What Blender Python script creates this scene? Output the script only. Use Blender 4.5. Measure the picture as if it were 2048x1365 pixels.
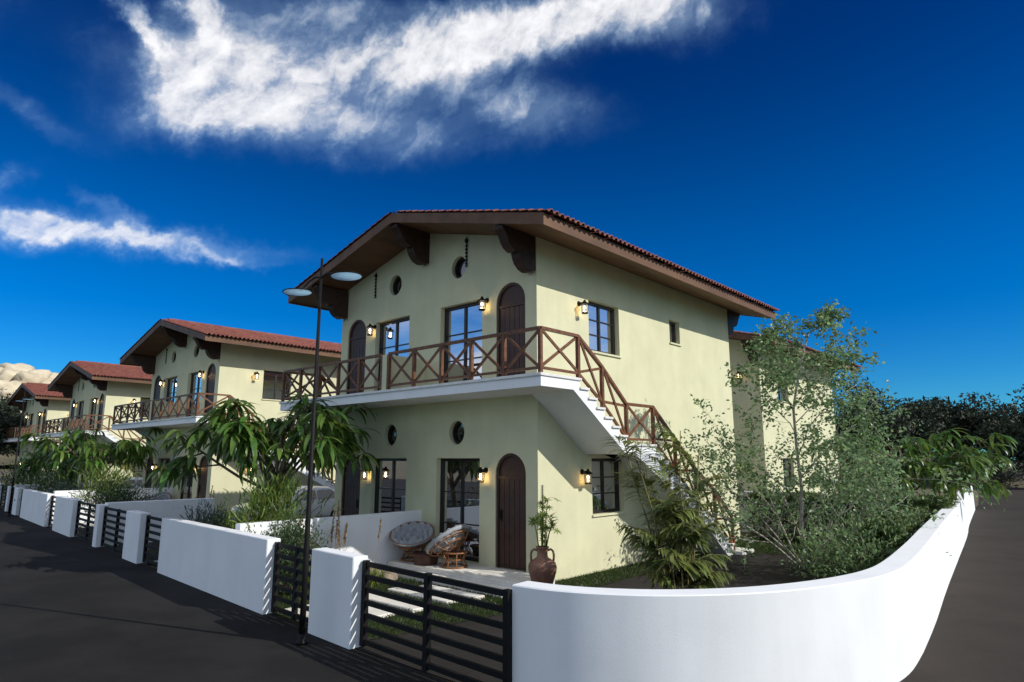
import bpy, bmesh, math, random
import numpy as np
from mathutils import Vector, Matrix, noise as mnoise
R = math.radians
D = bpy.data
for o in list(D.objects): D.objects.remove(o)
scene = bpy.context.scene
COL = scene.collection

# ------------------------------------------------------------------ camera
cd = D.cameras.new('camera'); cam = D.objects.new('camera', cd); COL.objects.link(cam)
cam.location = (8.82, -10.45, 2.5)
cam.rotation_euler = (R(90) + math.atan(234.5/1300), 0, R(42.4))
cd.sensor_width = 36; cd.lens = 1300/2048*36; cd.clip_start = .05; cd.clip_end = 3000
scene.camera = cam

# ------------------------------------------------------------------ sun, sky, exposure
SUN_AZ = math.atan2(.939, .344)          # clockwise from +Y
SUN_EL = R(32.5)
sl = D.lights.new('sun', 'SUN'); sun = D.objects.new('sun', sl); COL.objects.link(sun)
sl.energy = 4.0; sl.angle = R(.5); sl.color = (1, .96, .89)
sd = Vector((math.sin(SUN_AZ)*math.cos(SUN_EL), math.cos(SUN_AZ)*math.cos(SUN_EL), math.sin(SUN_EL)))
sun.rotation_euler = sd.to_track_quat('Z', 'Y').to_euler()
scene.view_settings.view_transform = 'Standard'; scene.view_settings.look = 'None'
scene.view_settings.exposure = 0.0; scene.view_settings.gamma = 1
world = D.worlds.new('World'); scene.world = world; world.use_nodes = True
wt = world.node_tree; wt.nodes.clear()

class E_:
    """tiny wrapper: arithmetic on shader sockets"""
    def __init__(s, t, sock): s.t = t; s.s = sock
    def op(s, op, o=None, rev=False):
        n = s.t.nodes.new('ShaderNodeMath'); n.operation = op
        a, b = (s, o) if not rev else (o, s)
        for i, v in ((0, a), (1, b)):
            if v is None: continue
            if isinstance(v, E_): s.t.links.new(v.s, n.inputs[i])
            else: n.inputs[i].default_value = v
        return E_(s.t, n.outputs[0])
    def __add__(s, o): return s.op('ADD', o)
    __radd__ = __add__
    def __mul__(s, o): return s.op('MULTIPLY', o)
    __rmul__ = __mul__
    def __sub__(s, o): return s.op('SUBTRACT', o)
    def __rsub__(s, o): return s.op('SUBTRACT', o, True)
    def __truediv__(s, o): return s.op('DIVIDE', o)
    def sm(s, a, b):
        n = s.t.nodes.new('ShaderNodeMapRange'); n.interpolation_type = 'SMOOTHSTEP'
        s.t.links.new(s.s, n.inputs[0]); n.inputs[1].default_value = a; n.inputs[2].default_value = b
        return E_(s.t, n.outputs[0])

def build_world():
    t = wt; N = t.nodes.new; L = t.links.new
    sky = N('ShaderNodeTexSky'); sky.sky_type = 'NISHITA'; sky.sun_disc = False
    sky.sun_elevation = SUN_EL; sky.sun_rotation = SUN_AZ
    sky.altitude = 600; sky.air_density = 1.0; sky.dust_density = .05; sky.ozone_density = 5.0
    hs = N('ShaderNodeHueSaturation'); hs.inputs['Saturation'].default_value = 1.45; hs.inputs['Value'].default_value = .92
    L(sky.outputs[0], hs.inputs['Color'])
    tint = N('ShaderNodeMix'); tint.data_type = 'RGBA'; tint.blend_type = 'MULTIPLY'; tint.inputs[0].default_value = 1
    L(hs.outputs[0], tint.inputs[6]); tint.inputs[7].default_value = (.30, .90, 1.16, 1)
    tc = N('ShaderNodeTexCoord'); sx = N('ShaderNodeSeparateXYZ'); L(tc.outputs['Generated'], sx.inputs[0])
    x, y, z = [E_(t, sx.outputs[i]) for i in range(3)]
    az = x.op('ARCTAN2', y) * 57.2958
    el = z.op('ARCSINE') * 57.2958
    deep = N('ShaderNodeMix'); deep.data_type = 'RGBA'; deep.inputs[6].default_value = (1, 1, 1, 1); deep.inputs[7].default_value = (.5, .40, .55, 1); L(z.sm(.20, .60).s, deep.inputs[0])
    base = N('ShaderNodeMix'); base.data_type = 'RGBA'; base.blend_type = 'MULTIPLY'; base.inputs[0].default_value = 1; L(tint.outputs[2], base.inputs[6]); L(deep.outputs[2], base.inputs[7])
    def vec(a, b, c=0.0):
        n = N('ShaderNodeCombineXYZ')
        for i, v in enumerate((a, b, c)):
            if isinstance(v, E_): L(v.s, n.inputs[i])
            else: n.inputs[i].default_value = v
        return n.outputs[0]
    def fbm(v, scale, detail=6, rough=.55, dist=0.):
        n = N('ShaderNodeTexNoise'); n.inputs['Scale'].default_value = scale; n.inputs['Detail'].default_value = detail
        n.inputs['Roughness'].default_value = rough; n.inputs['Distortion'].default_value = dist
        L(v, n.inputs['Vector']); return n
    wn = fbm(vec(az, el), .09, 5, .6)
    sw = N('ShaderNodeSeparateColor'); L(wn.outputs['Color'], sw.inputs[0])
    wx, wy = E_(t, sw.outputs[0]) - .5, E_(t, sw.outputs[1]) - .5
    wn2 = fbm(vec(az + 40., el), .35, 6, .62)
    sw2 = N('ShaderNodeSeparateColor'); L(wn2.outputs['Color'], sw2.inputs[0])
    w2x, w2y = E_(t, sw2.outputs[0]) - .5, E_(t, sw2.outputs[1]) - .5
    u = az + wx*3. + w2x*6.
    v = el + wy*1.2 + w2y*3.2
    ua = az + wx*9. + w2x*1.6; va = el + wy*4. + w2y*1.2
    def blob(u0, v0, a, b, th, amp):
        c, s_ = math.cos(R(th)), math.sin(R(th))
        du, dv = u - u0, v - v0
        p = (du*c + dv*s_)/a; q = (dv*c - du*s_)/b
        return ((p*p + q*q)*-1.).op('EXPONENT')*amp
    g = None
    for b in [(-67.5, 29.8, 7.5, 3.3, 10, 1.3), (-52, 33.6, 9, 2.2, 14, 1.2), (-38, 36.0, 10, 2.1, 6, 1.1), (-26, 36.4, 6, 2.4, 0, .8),
              (-57, 27.6, 12, 2.4, 2, .72), (-42, 30.4, 8, 2.0, -8, .66), (-71, 26.0, 5, 1.6, 18, .6), (-74.5, 31.5, 2.6, .7, -38, .6),
              (-70.5, 34.2, 4.0, 1.2, -50, .5), (-60, 36.0, 13, 1.6, 6, .5), (-80.5, 16.0, 6.5, 1.3, 2, 1.1), (-70, 16.6, 8, .9, 3, .8), (-82, 18.8, 2.2, .8, 35, .5),
              (-75.5, 18.4, 2.5, .6, -30, .45), (-67, 16.0, 4, .45, 0, .5), (-81.5, 24.0, 4.0, .9, -22, .38), (-94, 30, 9, 3, 10, .8), (-102, 18, 10, 2.5, 5, .9)]:
        k = blob(*b); g = k if g is None else g + k
    c, s_ = math.cos(R(22)), math.sin(R(22))
    st = E_(t, fbm(vec((ua*c + va*s_)*.05, (va*c - ua*s_)*.20), 1.0, 8, .58, .0).outputs[0])
    c3, s3 = math.cos(R(48)), math.sin(R(48))
    fi = E_(t, fbm(vec((ua*c3 + va*s3)*.10, (va*c3 - ua*s3)*.40), 1.0, 8, .60, .0).outputs[0])
    gc = g.op('MINIMUM', 1.)
    fo = E_(t, fbm(vec(az*.55, el*.8), 1.0, 6, .6, .0).outputs[0])
    d = (gc*.82 + (st - .5)*1.7*(gc*.7 + .15) + (fi - .5)*1.3*(gc*.7 + .2) + (fo - .5)*.5*gc).sm(.06, 1.18).op('POWER', 1.25)*.98
    veil = (gc*(st*1.4 + .1)).sm(.02, .9)*.34
    d = d.op('MAXIMUM', veil)
    # unseen cirrus over the rest of the sky dome, thickened to raise ambient light
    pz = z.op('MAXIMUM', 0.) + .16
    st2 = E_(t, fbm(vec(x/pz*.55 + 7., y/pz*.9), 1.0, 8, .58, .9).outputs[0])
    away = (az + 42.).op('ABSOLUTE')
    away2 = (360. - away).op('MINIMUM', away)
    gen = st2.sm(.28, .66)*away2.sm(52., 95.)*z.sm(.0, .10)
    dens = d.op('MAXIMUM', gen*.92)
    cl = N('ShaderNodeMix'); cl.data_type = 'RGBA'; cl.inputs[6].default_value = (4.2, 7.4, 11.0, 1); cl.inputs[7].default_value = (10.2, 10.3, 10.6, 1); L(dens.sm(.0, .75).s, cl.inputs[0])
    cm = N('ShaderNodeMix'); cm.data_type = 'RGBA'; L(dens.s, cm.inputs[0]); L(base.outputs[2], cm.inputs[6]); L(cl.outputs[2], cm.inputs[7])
    bg = N('ShaderNodeBackground'); bg.inputs[1].default_value = .10; L(cm.outputs[2], bg.inputs[0])
    out = N('ShaderNodeOutputWorld'); L(bg.outputs[0], out.inputs[0])
build_world()

# ------------------------------------------------------------------ materials
MAT = {}
def mat(name, col, rough=.7, var=.12, scale=6., bump=0., bscale=40., metal=0., col2=None, island=0., spec=.35, trans=0., stretch=None, coat=0., streak=0., speck=0.):
    m = D.materials.new(name); m.use_nodes = True; t = m.node_tree; N = t.nodes.new; L = t.links.new
    p = t.nodes['Principled BSDF']; p.inputs['Roughness'].default_value = rough; p.inputs['Metallic'].default_value = metal
    p.inputs['Specular IOR Level'].default_value = spec; p.inputs['Coat Weight'].default_value = coat
    tc = N('ShaderNodeTexCoord'); co = tc.outputs['Object']
    if stretch:
        mp = N('ShaderNodeMapping'); mp.inputs['Scale'].default_value = stretch; L(co, mp.inputs[0]); co = mp.outputs[0]
    n = N('ShaderNodeTexNoise'); n.inputs['Scale'].default_value = scale; n.inputs['Detail'].default_value = 6; n.inputs['Roughness'].default_value = .6
    L(co, n.inputs['Vector'])
    r = N('ShaderNodeValToRGB'); c2 = col2 or tuple(c*(1-var*2) for c in col); c1 = col if col2 else tuple(min(1, c*(1+var)) for c in col)
    r.color_ramp.elements[0].position = .32; r.color_ramp.elements[1].position = .68
    r.color_ramp.elements[0].color = (*c2, 1); r.color_ramp.elements[1].color = (*c1, 1)
    L(n.outputs[0], r.inputs[0]); c = r.outputs[0]
    if island:
        ge = N('ShaderNodeNewGeometry'); oi = N('ShaderNodeObjectInfo')
        ad = N('ShaderNodeMath'); ad.operation = 'ADD'; L(ge.outputs['Random Per Island'], ad.inputs[0]); L(oi.outputs['Random'], ad.inputs[1])
        fr = N('ShaderNodeMath'); fr.operation = 'FRACT'; L(ad.outputs[0], fr.inputs[0])
        h = N('ShaderNodeHueSaturation'); L(c, h.inputs['Color'])
        mr = N('ShaderNodeMapRange'); mr.inputs[3].default_value = 1-island; mr.inputs[4].default_value = 1+island; L(fr.outputs[0], mr.inputs[0]); L(mr.outputs[0], h.inputs['Value'])
        f2 = N('ShaderNodeMath'); f2.operation = 'MULTIPLY'; f2.inputs[1].default_value = 7.31; L(fr.outputs[0], f2.inputs[0])
        f3 = N('ShaderNodeMath'); f3.operation = 'FRACT'; L(f2.outputs[0], f3.inputs[0])
        m2 = N('ShaderNodeMapRange'); m2.inputs[3].default_value = .5-island*.06; m2.inputs[4].default_value = .5+island*.06; L(f3.outputs[0], m2.inputs[0]); L(m2.outputs[0], h.inputs['Hue'])
        c = h.outputs[0]
    def mulnoise(c, sc, lo, hi, p0, p1, scale_):
        mp = N('ShaderNodeMapping'); mp.inputs['Scale'].default_value = sc; L(tc.outputs['Object'], mp.inputs[0])
        k = N('ShaderNodeTexNoise'); k.inputs['Scale'].default_value = scale_; k.inputs['Detail'].default_value = 7; k.inputs['Roughness'].default_value = .65; L(mp.outputs[0], k.inputs['Vector'])
        a = N('ShaderNodeMapRange'); a.inputs[1].default_value = p0; a.inputs[2].default_value = p1; a.inputs[3].default_value = lo; a.inputs[4].default_value = hi; L(k.outputs[0], a.inputs[0])
        x = N('ShaderNodeMix'); x.data_type = 'RGBA'; x.blend_type = 'MULTIPLY'; x.inputs[0].default_value = 1; L(c, x.inputs[6]); L(a.outputs[0], x.inputs[7]); return x.outputs[2]
    if streak: c = mulnoise(c, (2.2, 2.2, .22), 1-streak, 1, .34, .62, 1.6); c = mulnoise(c, (1, 1, 1), 1-streak*.6, 1, .3, .6, .45)
    if speck: c = mulnoise(c, (1, 1, 1), 1-speck, 1+speck, .35, .65, 70.); c = mulnoise(c, (1, 1, 1), 1-speck*.7, 1+speck*.4, .42, .58, .55)
    L(c, p.inputs['Base Color'])
    if bump:
        b = N('ShaderNodeBump'); b.inputs['Strength'].default_value = bump; b.inputs['Distance'].default_value = .02
        n2 = N('ShaderNodeTexNoise'); n2.inputs['Scale'].default_value = bscale; n2.inputs['Detail'].default_value = 5; L(co, n2.inputs['Vector'])
        L(n2.outputs[0], b.inputs['Height']); L(b.outputs[0], p.inputs['Normal'])
    if trans:
        tr = N('ShaderNodeBsdfTranslucent'); hh = N('ShaderNodeHueSaturation'); hh.inputs['Value'].default_value = 1.5; hh.inputs['Hue'].default_value = .485; L(c, hh.inputs['Color']); L(hh.outputs[0], tr.inputs[0])
        ms = N('ShaderNodeMixShader'); ms.inputs[0].default_value = trans; L(p.outputs[0], ms.inputs[1]); L(tr.outputs[0], ms.inputs[2])
        L(ms.outputs[0], t.nodes['Material Output'].inputs[0])
    MAT[name] = m; return m

def leafmat(name, col, col2, island=.35, trans=.3, rough=.45, scale=3.):
    mat(name, col, rough, col2=col2, scale=scale, island=island, trans=trans, spec=.4)

mat('stucco', (.68, .665, .445), .9, .04, 1.1, .35, 55, spec=.15, streak=.045)
mat('white_paint', (.84, .855, .87), .85, .02, .9, .07, 60, spec=.2, streak=.04)
mat('marble', (.74, .73, .71), .45, .07, 5, .05, 30)
mat('roof_wood', (.145, .072, .036), .6, .18, 3, .15, 30, stretch=(1, .25, 1))
mat('bracket_wood', (.045, .023, .017), .6, .2, 8, .2, 40)
mat('rail_wood', (.165, .066, .027), .5, .22, 9, .15, 60)
mat('door_wood', (.062, .030, .023), .5, .22, 9, .25, 40, stretch=(6, 6, .6))
mat('terracotta', (.215, .074, .054), .8, .16, 9, .3, 60, island=.22)
mat('black_metal', (.008, .007, .007), .6, .2, 8, spec=.2)
mat('frame_metal', (.022, .017, .015), .4, .2, 8, spec=.4)
mat('asphalt', (.029, .027, .026), .9, col2=(.022, .0205, .020), scale=.35, bump=.6, bscale=160, spec=.1, speck=.28)
mat('asphalt_side', (.060, .050, .042), .9, col2=(.047, .040, .034), scale=.3, bump=.6, bscale=160, spec=.1, speck=.12)
mat('yard_paving', (.036, .032, .029), .9, col2=(.024, .021, .019), scale=1.2, bump=.5, bscale=90, spec=.2)
mat('earth', (.16, .125, .08), .95, col2=(.09, .085, .045), scale=.15, bump=.4, bscale=4)
mat('lawn_soil', (.028, .035, .012), .95, col2=(.02, .022, .01), scale=3, bump=.4, bscale=60)
leafmat('grass_blade', (.05, .085, .016), (.028, .055, .012), .4, .3)
mat('stone_slab', (.74, .71, .64), .75, .07, 3, .3, 45)
mat('rock', (.30, .24, .18), .9, .25, 4, .8, 14)
mat('limestone', (.70, .62, .46), .95, col2=(.48, .40, .28), scale=.12, bump=.9, bscale=.5)
mat('scrub', (.06, .06, .03), .95, col2=(.16, .13, .08), scale=.1, bump=.9, bscale=.6)
leafmat('mango_leaf', (.12, .205, .036), (.06, .125, .026), .5, .32, .34)
leafmat('bamboo_leaf', (.15, .21, .04), (.09, .15, .03), .4, .35)
leafmat('dark_leaf', (.045, .08, .028), (.03, .055, .022), .4, .2)
leafmat('palm_leaf', (.19, .22, .06), (.09, .125, .035), .4, .25, .4)
leafmat('birch_leaf', (.21, .31, .145), (.11, .19, .08), .5, .45, .36)
leafmat('hedge_leaf', (.10, .145, .035), (.055, .095, .025), .5, .22)
leafmat('acacia_leaf', (.035, .05, .025), (.022, .03, .018), .4, .15, .6)
leafmat('silver_leaf', (.12, .16, .12), (.06, .09, .06), .4, .2)
leafmat('lupin_leaf', (.20, .28, .05), (.14, .20, .04), .3, .4)
mat('lupin_flower', (.05, .035, .16), .6, .2, 20, island=.3)
mat('straw', (.36, .24, .12), .9, .2, 9, island=.3, trans=.3)
mat('bark', (.16, .12, .085), .9, .25, 12, .8, 40, stretch=(1, 1, .3))
mat('dark_bark', (.06, .045, .033), .9, .25, 5, .6, 20)
mat('birch_bark', (.52, .48, .42), .8, col2=(.30, .26, .22), scale=14, bump=.4, bscale=40)
mat('cane_bark', (.22, .20, .08), .7, .25, 14, .3, 40)
mat('terracotta_pot', (.30, .155, .10), .55, col2=(.17, .085, .06), scale=7, bump=.25, bscale=30)
mat('rattan', (.30, .13, .05), .5, .25, 14, .3, 60)
mat('cushion', (.36, .38, .40), .95, .07, 12, .35, 90, spec=.1)
mat('table_wood', (.085, .035, .022), .5, .25, 8, .3, 40)
mat('car_paint', (.72, .73, .75), .25, .02, 2, coat=.6, spec=.5)
mat('rubber', (.015, .015, .015), .85)
mat('chrome', (.6, .6, .6), .2, .05, metal=1)
mat('lamp_lens', (.50, .62, .72), .35, .04, 4, trans=.55)
mat('red_glass', (.35, .02, .02), .15)

def glassmat(name, tintc, mix, top=1.):
    m = D.materials.new(name); m.use_nodes = True; t = m.node_tree; N = t.nodes.new; L = t.links.new
    p = t.nodes['Principled BSDF']; p.inputs['Base Color'].default_value = (*tintc, 1); p.inputs['Roughness'].default_value = .08
    g = N('ShaderNodeBsdfGlossy'); g.inputs['Roughness'].default_value = .012; g.inputs['Color'].default_value = (.9, .9, .93, 1)
    tc = N('ShaderNodeTexCoord'); n = N('ShaderNodeTexNoise'); n.inputs['Scale'].default_value = 1.6; L(tc.outputs['Object'], n.inputs['Vector'])
    b = N('ShaderNodeBump'); b.inputs['Strength'].default_value = .02; b.inputs['Distance'].default_value = .02; L(n.outputs[0], b.inputs['Height']); L(b.outputs[0], g.inputs['Normal'])
    ms = N('ShaderNodeMixShader'); lw = N('ShaderNodeFresnel'); lw.inputs['IOR'].default_value = 1.5
    mm = N('ShaderNodeMapRange'); mm.inputs[3].default_value = mix; mm.inputs[4].default_value = top; L(lw.outputs[0], mm.inputs[0]); L(mm.outputs[0], ms.inputs[0])
    L(p.outputs[0], ms.inputs[1]); L(g.outputs[0], ms.inputs[2]); L(ms.outputs[0], t.nodes['Material Output'].inputs[0])
    MAT[name] = m
glassmat('window_glass', (.035, .032, .028), .66)
glassmat('oval_glass', (.012, .012, .012), .06)
glassmat('car_glass', (.008, .009, .010), .04, .45)
def emitmat(name, col, s):
    m = D.materials.new(name); m.use_nodes = True; p = m.node_tree.nodes['Principled BSDF']
    p.inputs['Base Color'].default_value = (.8, .7, .5, 1); p.inputs['Emission Color'].default_value = (*col, 1); p.inputs['Emission Strength'].default_value = s
    MAT[name] = m
emitmat('bulb', (1, .76, .45), 9)
def clearmat(name):
    m = D.materials.new(name); m.use_nodes = True; t = m.node_tree; N = t.nodes.new; L = t.links.new
    tr = N('ShaderNodeBsdfTransparent'); tr.inputs[0].default_value = (.95, .95, .95, 1)
    g = N('ShaderNodeBsdfGlossy'); g.inputs['Roughness'].default_value = .1
    ms = N('ShaderNodeMixShader'); ms.inputs[0].default_value = .22; L(tr.outputs[0], ms.inputs[1]); L(g.outputs[0], ms.inputs[2])
    L(ms.outputs[0], t.nodes['Material Output'].inputs[0]); MAT[name] = m
clearmat('lantern_glass')

# ------------------------------------------------------------------ mesh helpers
def link(name, mesh, m=None, parent=None):
    o = D.objects.new(name, mesh); COL.objects.link(o)
    if m and mesh and not mesh.materials: mesh.materials.append(MAT[m])
    if parent: o.parent = parent
    return o
def tag(o, label=None, cat=None, group=None, kind=None):
    for k, v in (('label', label), ('category', cat), ('group', group), ('kind', kind)):
        if v: o[k] = v
    return o
def empty(name, loc=(0, 0, 0), rz=0):
    o = D.objects.new(name, None); COL.objects.link(o); o.location = loc; o.rotation_euler = (0, 0, rz); o.empty_display_size = .2
    return o
CH = {}
def copy_tree(o, parent=None, name=None):
    c = o.copy(); COL.objects.link(c)
    if parent: c.parent = parent
    for ch in list(o.children): copy_tree(ch, c)
    return c

class MB:
    def __init__(s, T=None): s.v = []; s.f = []; s.T = T; s.sm = False
    def add(s, vs, fs):
        b = len(s.v)
        s.v += [tuple(s.T(*p)) for p in vs] if s.T else [tuple(p) for p in vs]
        s.f += [tuple(b+i for i in f) for f in fs]
    def box(s, x0, y0, z0, x1, y1, z1):
        s.add([(x0, y0, z0), (x1, y0, z0), (x1, y1, z0), (x0, y1, z0), (x0, y0, z1), (x1, y0, z1), (x1, y1, z1), (x0, y1, z1)],
              [(3, 2, 1, 0), (4, 5, 6, 7), (0, 1, 5, 4), (1, 2, 6, 5), (2, 3, 7, 6), (3, 0, 4, 7)])
    def prism(s, poly, axis, a, b):
        n = len(poly)
        def P(p, t): return {0: (t, p[0], p[1]), 1: (p[0], t, p[1]), 2: (p[0], p[1], t)}[axis]
        s.add([P(p, a) for p in poly] + [P(p, b) for p in poly],
              [tuple(range(n))[::-1], tuple(range(n, 2*n))] + [(i, (i+1) % n, n+(i+1) % n, n+i) for i in range(n)])
    def bar(s, p, q, w, h=None, up=(0, 0, 1)):
        h = h or w; p, q = Vector(p), Vector(q); d = (q-p).normalized(); up = Vector(up)
        if abs(d.dot(up)) > .98: up = Vector((0, 1, 0))
        sd_ = d.cross(up).normalized(); u2 = sd_.cross(d)
        c = [(-w/2, -h/2), (w/2, -h/2), (w/2, h/2), (-w/2, h/2)]
        s.add([p+sd_*a+u2*b for a, b in c] + [q+sd_*a+u2*b for a, b in c],
              [(3, 2, 1, 0), (4, 5, 6, 7)] + [(i, (i+1) % 4, 4+(i+1) % 4, 4+i) for i in range(4)])
    def tube(s, pts, rad, n=8, closed=False):
        pts = [Vector(p) for p in pts]; m = len(pts)
        rad = rad if isinstance(rad, (list, tuple)) else [rad]*m
        vs = []; prev = None
        for i, p in enumerate(pts):
            if closed: d = (pts[(i+1) % m]-pts[i-1]).normalized()
            else: d = (pts[min(i+1, m-1)]-pts[max(i-1, 0)]).normalized()
            if prev is None:
                a = d.orthogonal().normalized()
            else:
                a = (prev - d*prev.dot(d)); a = a.normalized() if a.length > 1e-6 else d.orthogonal().normalized()
            prev = a; b = d.cross(a)
            vs += [p + (a*math.cos(2*math.pi*k/n)+b*math.sin(2*math.pi*k/n))*rad[i] for k in range(n)]
        fs = []
        for i in range(m if closed else m-1):
            j = (i+1) % m
            fs += [(i*n+k, i*n+(k+1) % n, j*n+(k+1) % n, j*n+k) for k in range(n)]
        if not closed: fs += [tuple(range(n))[::-1], tuple(range((m-1)*n, m*n))]
        s.add(vs, fs)
    def lathe(s, prof, n=20, c=(0, 0, 0)):
        vs = []; fs = []; m = len(prof)
        for r, z in prof: vs += [(c[0]+r*math.cos(2*math.pi*k/n), c[1]+r*math.sin(2*math.pi*k/n), c[2]+z) for k in range(n)]
        for i in range(m-1): fs += [(i*n+k, i*n+(k+1) % n, (i+1)*n+(k+1) % n, (i+1)*n+k) for k in range(n)]
        fs += [tuple(range(n))[::-1], tuple(range((m-1)*n, m*n))]
        s.add(vs, fs)
    def mesh(s, name, smooth=False, bevel=0, fix=True):
        me = D.meshes.new(name); me.from_pydata(s.v, [], s.f)
        if fix or bevel:
            bm = bmesh.new(); bm.from_mesh(me); bmesh.ops.recalc_face_normals(bm, faces=bm.faces)
            if bevel:
                es = [e for e in bm.edges if len(e.link_faces) == 2 and e.calc_face_angle(0) > .5]
                bmesh.ops.bevel(bm, geom=es, offset=bevel, segments=1, affect='EDGES', clamp_overlap=True)
            bm.to_mesh(me); bm.free()
        if smooth: me.shade_smooth()
        me.update(); return me
    def build(s, name, m, parent=None, smooth=False, bevel=0):
        return link(name, s.mesh(name, smooth, bevel), m, parent)

def arr_mesh(name, V, F, m, smooth=False):
    """V (n,3) float, F (k,4) int quads"""
    me = D.meshes.new(name); V = np.asarray(V, np.float32); F = np.asarray(F, np.int32)
    me.vertices.add(len(V)); me.vertices.foreach_set('co', V.ravel())
    me.loops.add(F.size); me.loops.foreach_set('vertex_index', F.ravel())
    me.polygons.add(len(F)); k = F.shape[1]
    me.polygons.foreach_set('loop_start', np.arange(0, F.size, k, dtype=np.int32))
    me.polygons.foreach_set('loop_total', np.full(len(F), k, np.int32))
    me.update(calc_edges=True); me.materials.append(MAT[m])
    if smooth: me.shade_smooth()
    return me
def join_inst(name, variants, mats, pos, choice, m, smooth=False):
    """variants: list of (V,F) all quads; mats (n,3,3); pos (n,3)"""
    Vs, Fs, b = [], [], 0; mats = np.asarray(mats); pos = np.asarray(pos); choice = np.asarray(choice)
    for i, (v, f) in enumerate(variants):
        k = np.where(choice == i)[0]
        if not len(k): continue
        W = np.einsum('nij,vj->nvi', mats[k], v) + pos[k][:, None, :]
        Vs.append(W.reshape(-1, 3)); n = len(v)
        Fs.append((f[None] + (np.arange(len(k))*n)[:, None, None]).reshape(-1, f.shape[1]) + b); b += len(k)*n
    return arr_mesh(name, np.concatenate(Vs), np.concatenate(Fs), m, smooth)
def frame_mat(d, nrm, L, Wd=None):
    """columns: side, along, normal scaled"""
    d = Vector(d).normalized(); nrm = Vector(nrm); s_ = d.cross(nrm)
    if s_.length < 1e-4: s_ = d.orthogonal()
    s_.normalize(); n2 = s_.cross(d); w = Wd or L
    return np.array([[s_[i]*w, d[i]*L, n2[i]*L] for i in range(3)])
def lance(droop, fold=.12, wid=.125, segs=5):
    V, F = [], []
    for i in range(segs+1):
        t = i/segs; w = wid*math.sin(math.pi*min(1, t*.94+.05))**.8*(1 - .25*t) + .002
        a = droop*t; y = math.sin(a)/droop if droop > .01 else t; z = -(1-math.cos(a))/droop if droop > .01 else 0
        V += [(-w, y, z+fold*w*2), (0, y, z), (w, y, z+fold*w*2)]
    for i in range(segs):
        b = i*3; F += [(b, b+1, b+4, b+3), (b+1, b+2, b+5, b+4)]
    return np.array(V), np.array(F)
LANCE = [lance(x, .12, .115, 6) for x in (.35, .7, 1.05, 1.4)]
OVATE = [lance(x, .1, .30, 2) for x in (.3, .7)]
SMALL = [lance(x, .15, .24, 2) for x in (.3, .8)]
STRIP = [lance(x, .1, .055, 3) for x in (.5, 1.0, 1.5)]
QUAD = [(np.array([(-.5, 0, 0), (.5, 0, 0), (.35, 1, .1), (-.35, 1, .1)]), np.array([(0, 1, 2, 3)]))]

# ================================================================== SETTING
def fy(x): return -5.08 + .062*(1-x)          # street face of the front garden walls
def sheet(name, poly, z, m, kind='structure', label=None):
    me = D.meshes.new(name); me.from_pydata([(x, y, z) for x, y in poly], [], [tuple(range(len(poly)))])
    bm = bmesh.new(); bm.from_mesh(me); bmesh.ops.recalc_face_normals(bm, faces=bm.faces)
    if bm.faces[:][0].normal.z < 0: bmesh.ops.reverse_faces(bm, faces=bm.faces)
    bmesh.ops.triangulate(bm, faces=bm.faces); bm.to_mesh(me); bm.free()
    o = link(name, me, m); o['kind'] = kind; return o
sheet('ground', [(-1500, -1500), (1500, -1500), (1500, 1500), (-1500, 1500)], -.03, 'earth')
RW = [(3.9, -5.06), (4.35, -5.0), (4.85, -4.8), (5.4, -4.42), (5.95, -3.78), (6.35, -3.0), (6.62, -2.1), (6.72, -1.2), (6.66, -.1), (6.45, 2), (6.02, 5.8), (5.0, 15.4), (4.4, 20.3), (3.4, 29.5)]
sheet('street', [(-140, fy(-140)+.15), (-30, fy(-30)+.15), (3.95, fy(3.95)+.15), (30, -5.5), (30, -40), (-140, -40)], -.012, 'asphalt')
sheet('side_street', [(3.9, -5.2)] + [(x-.1, y) for x, y in RW[1:]] + [(3.0, 34), (-4, 90), (40, 90), (30, -5.2)], -.008, 'asphalt_side')
sheet('driveway', [(.75, -5.0), (4.0, -5.0)] + [(x-.12, y) for x, y in RW[2:11]] + [(5.4, 12.4), (.75, 12.4)], -.004, 'yard_paving')
sheet('left_driveway', [(-30.5, -2.9), (-8.6, -4.4), (-8.6, 12), (-30.5, 14)], -.004, 'yard_paving')

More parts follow.
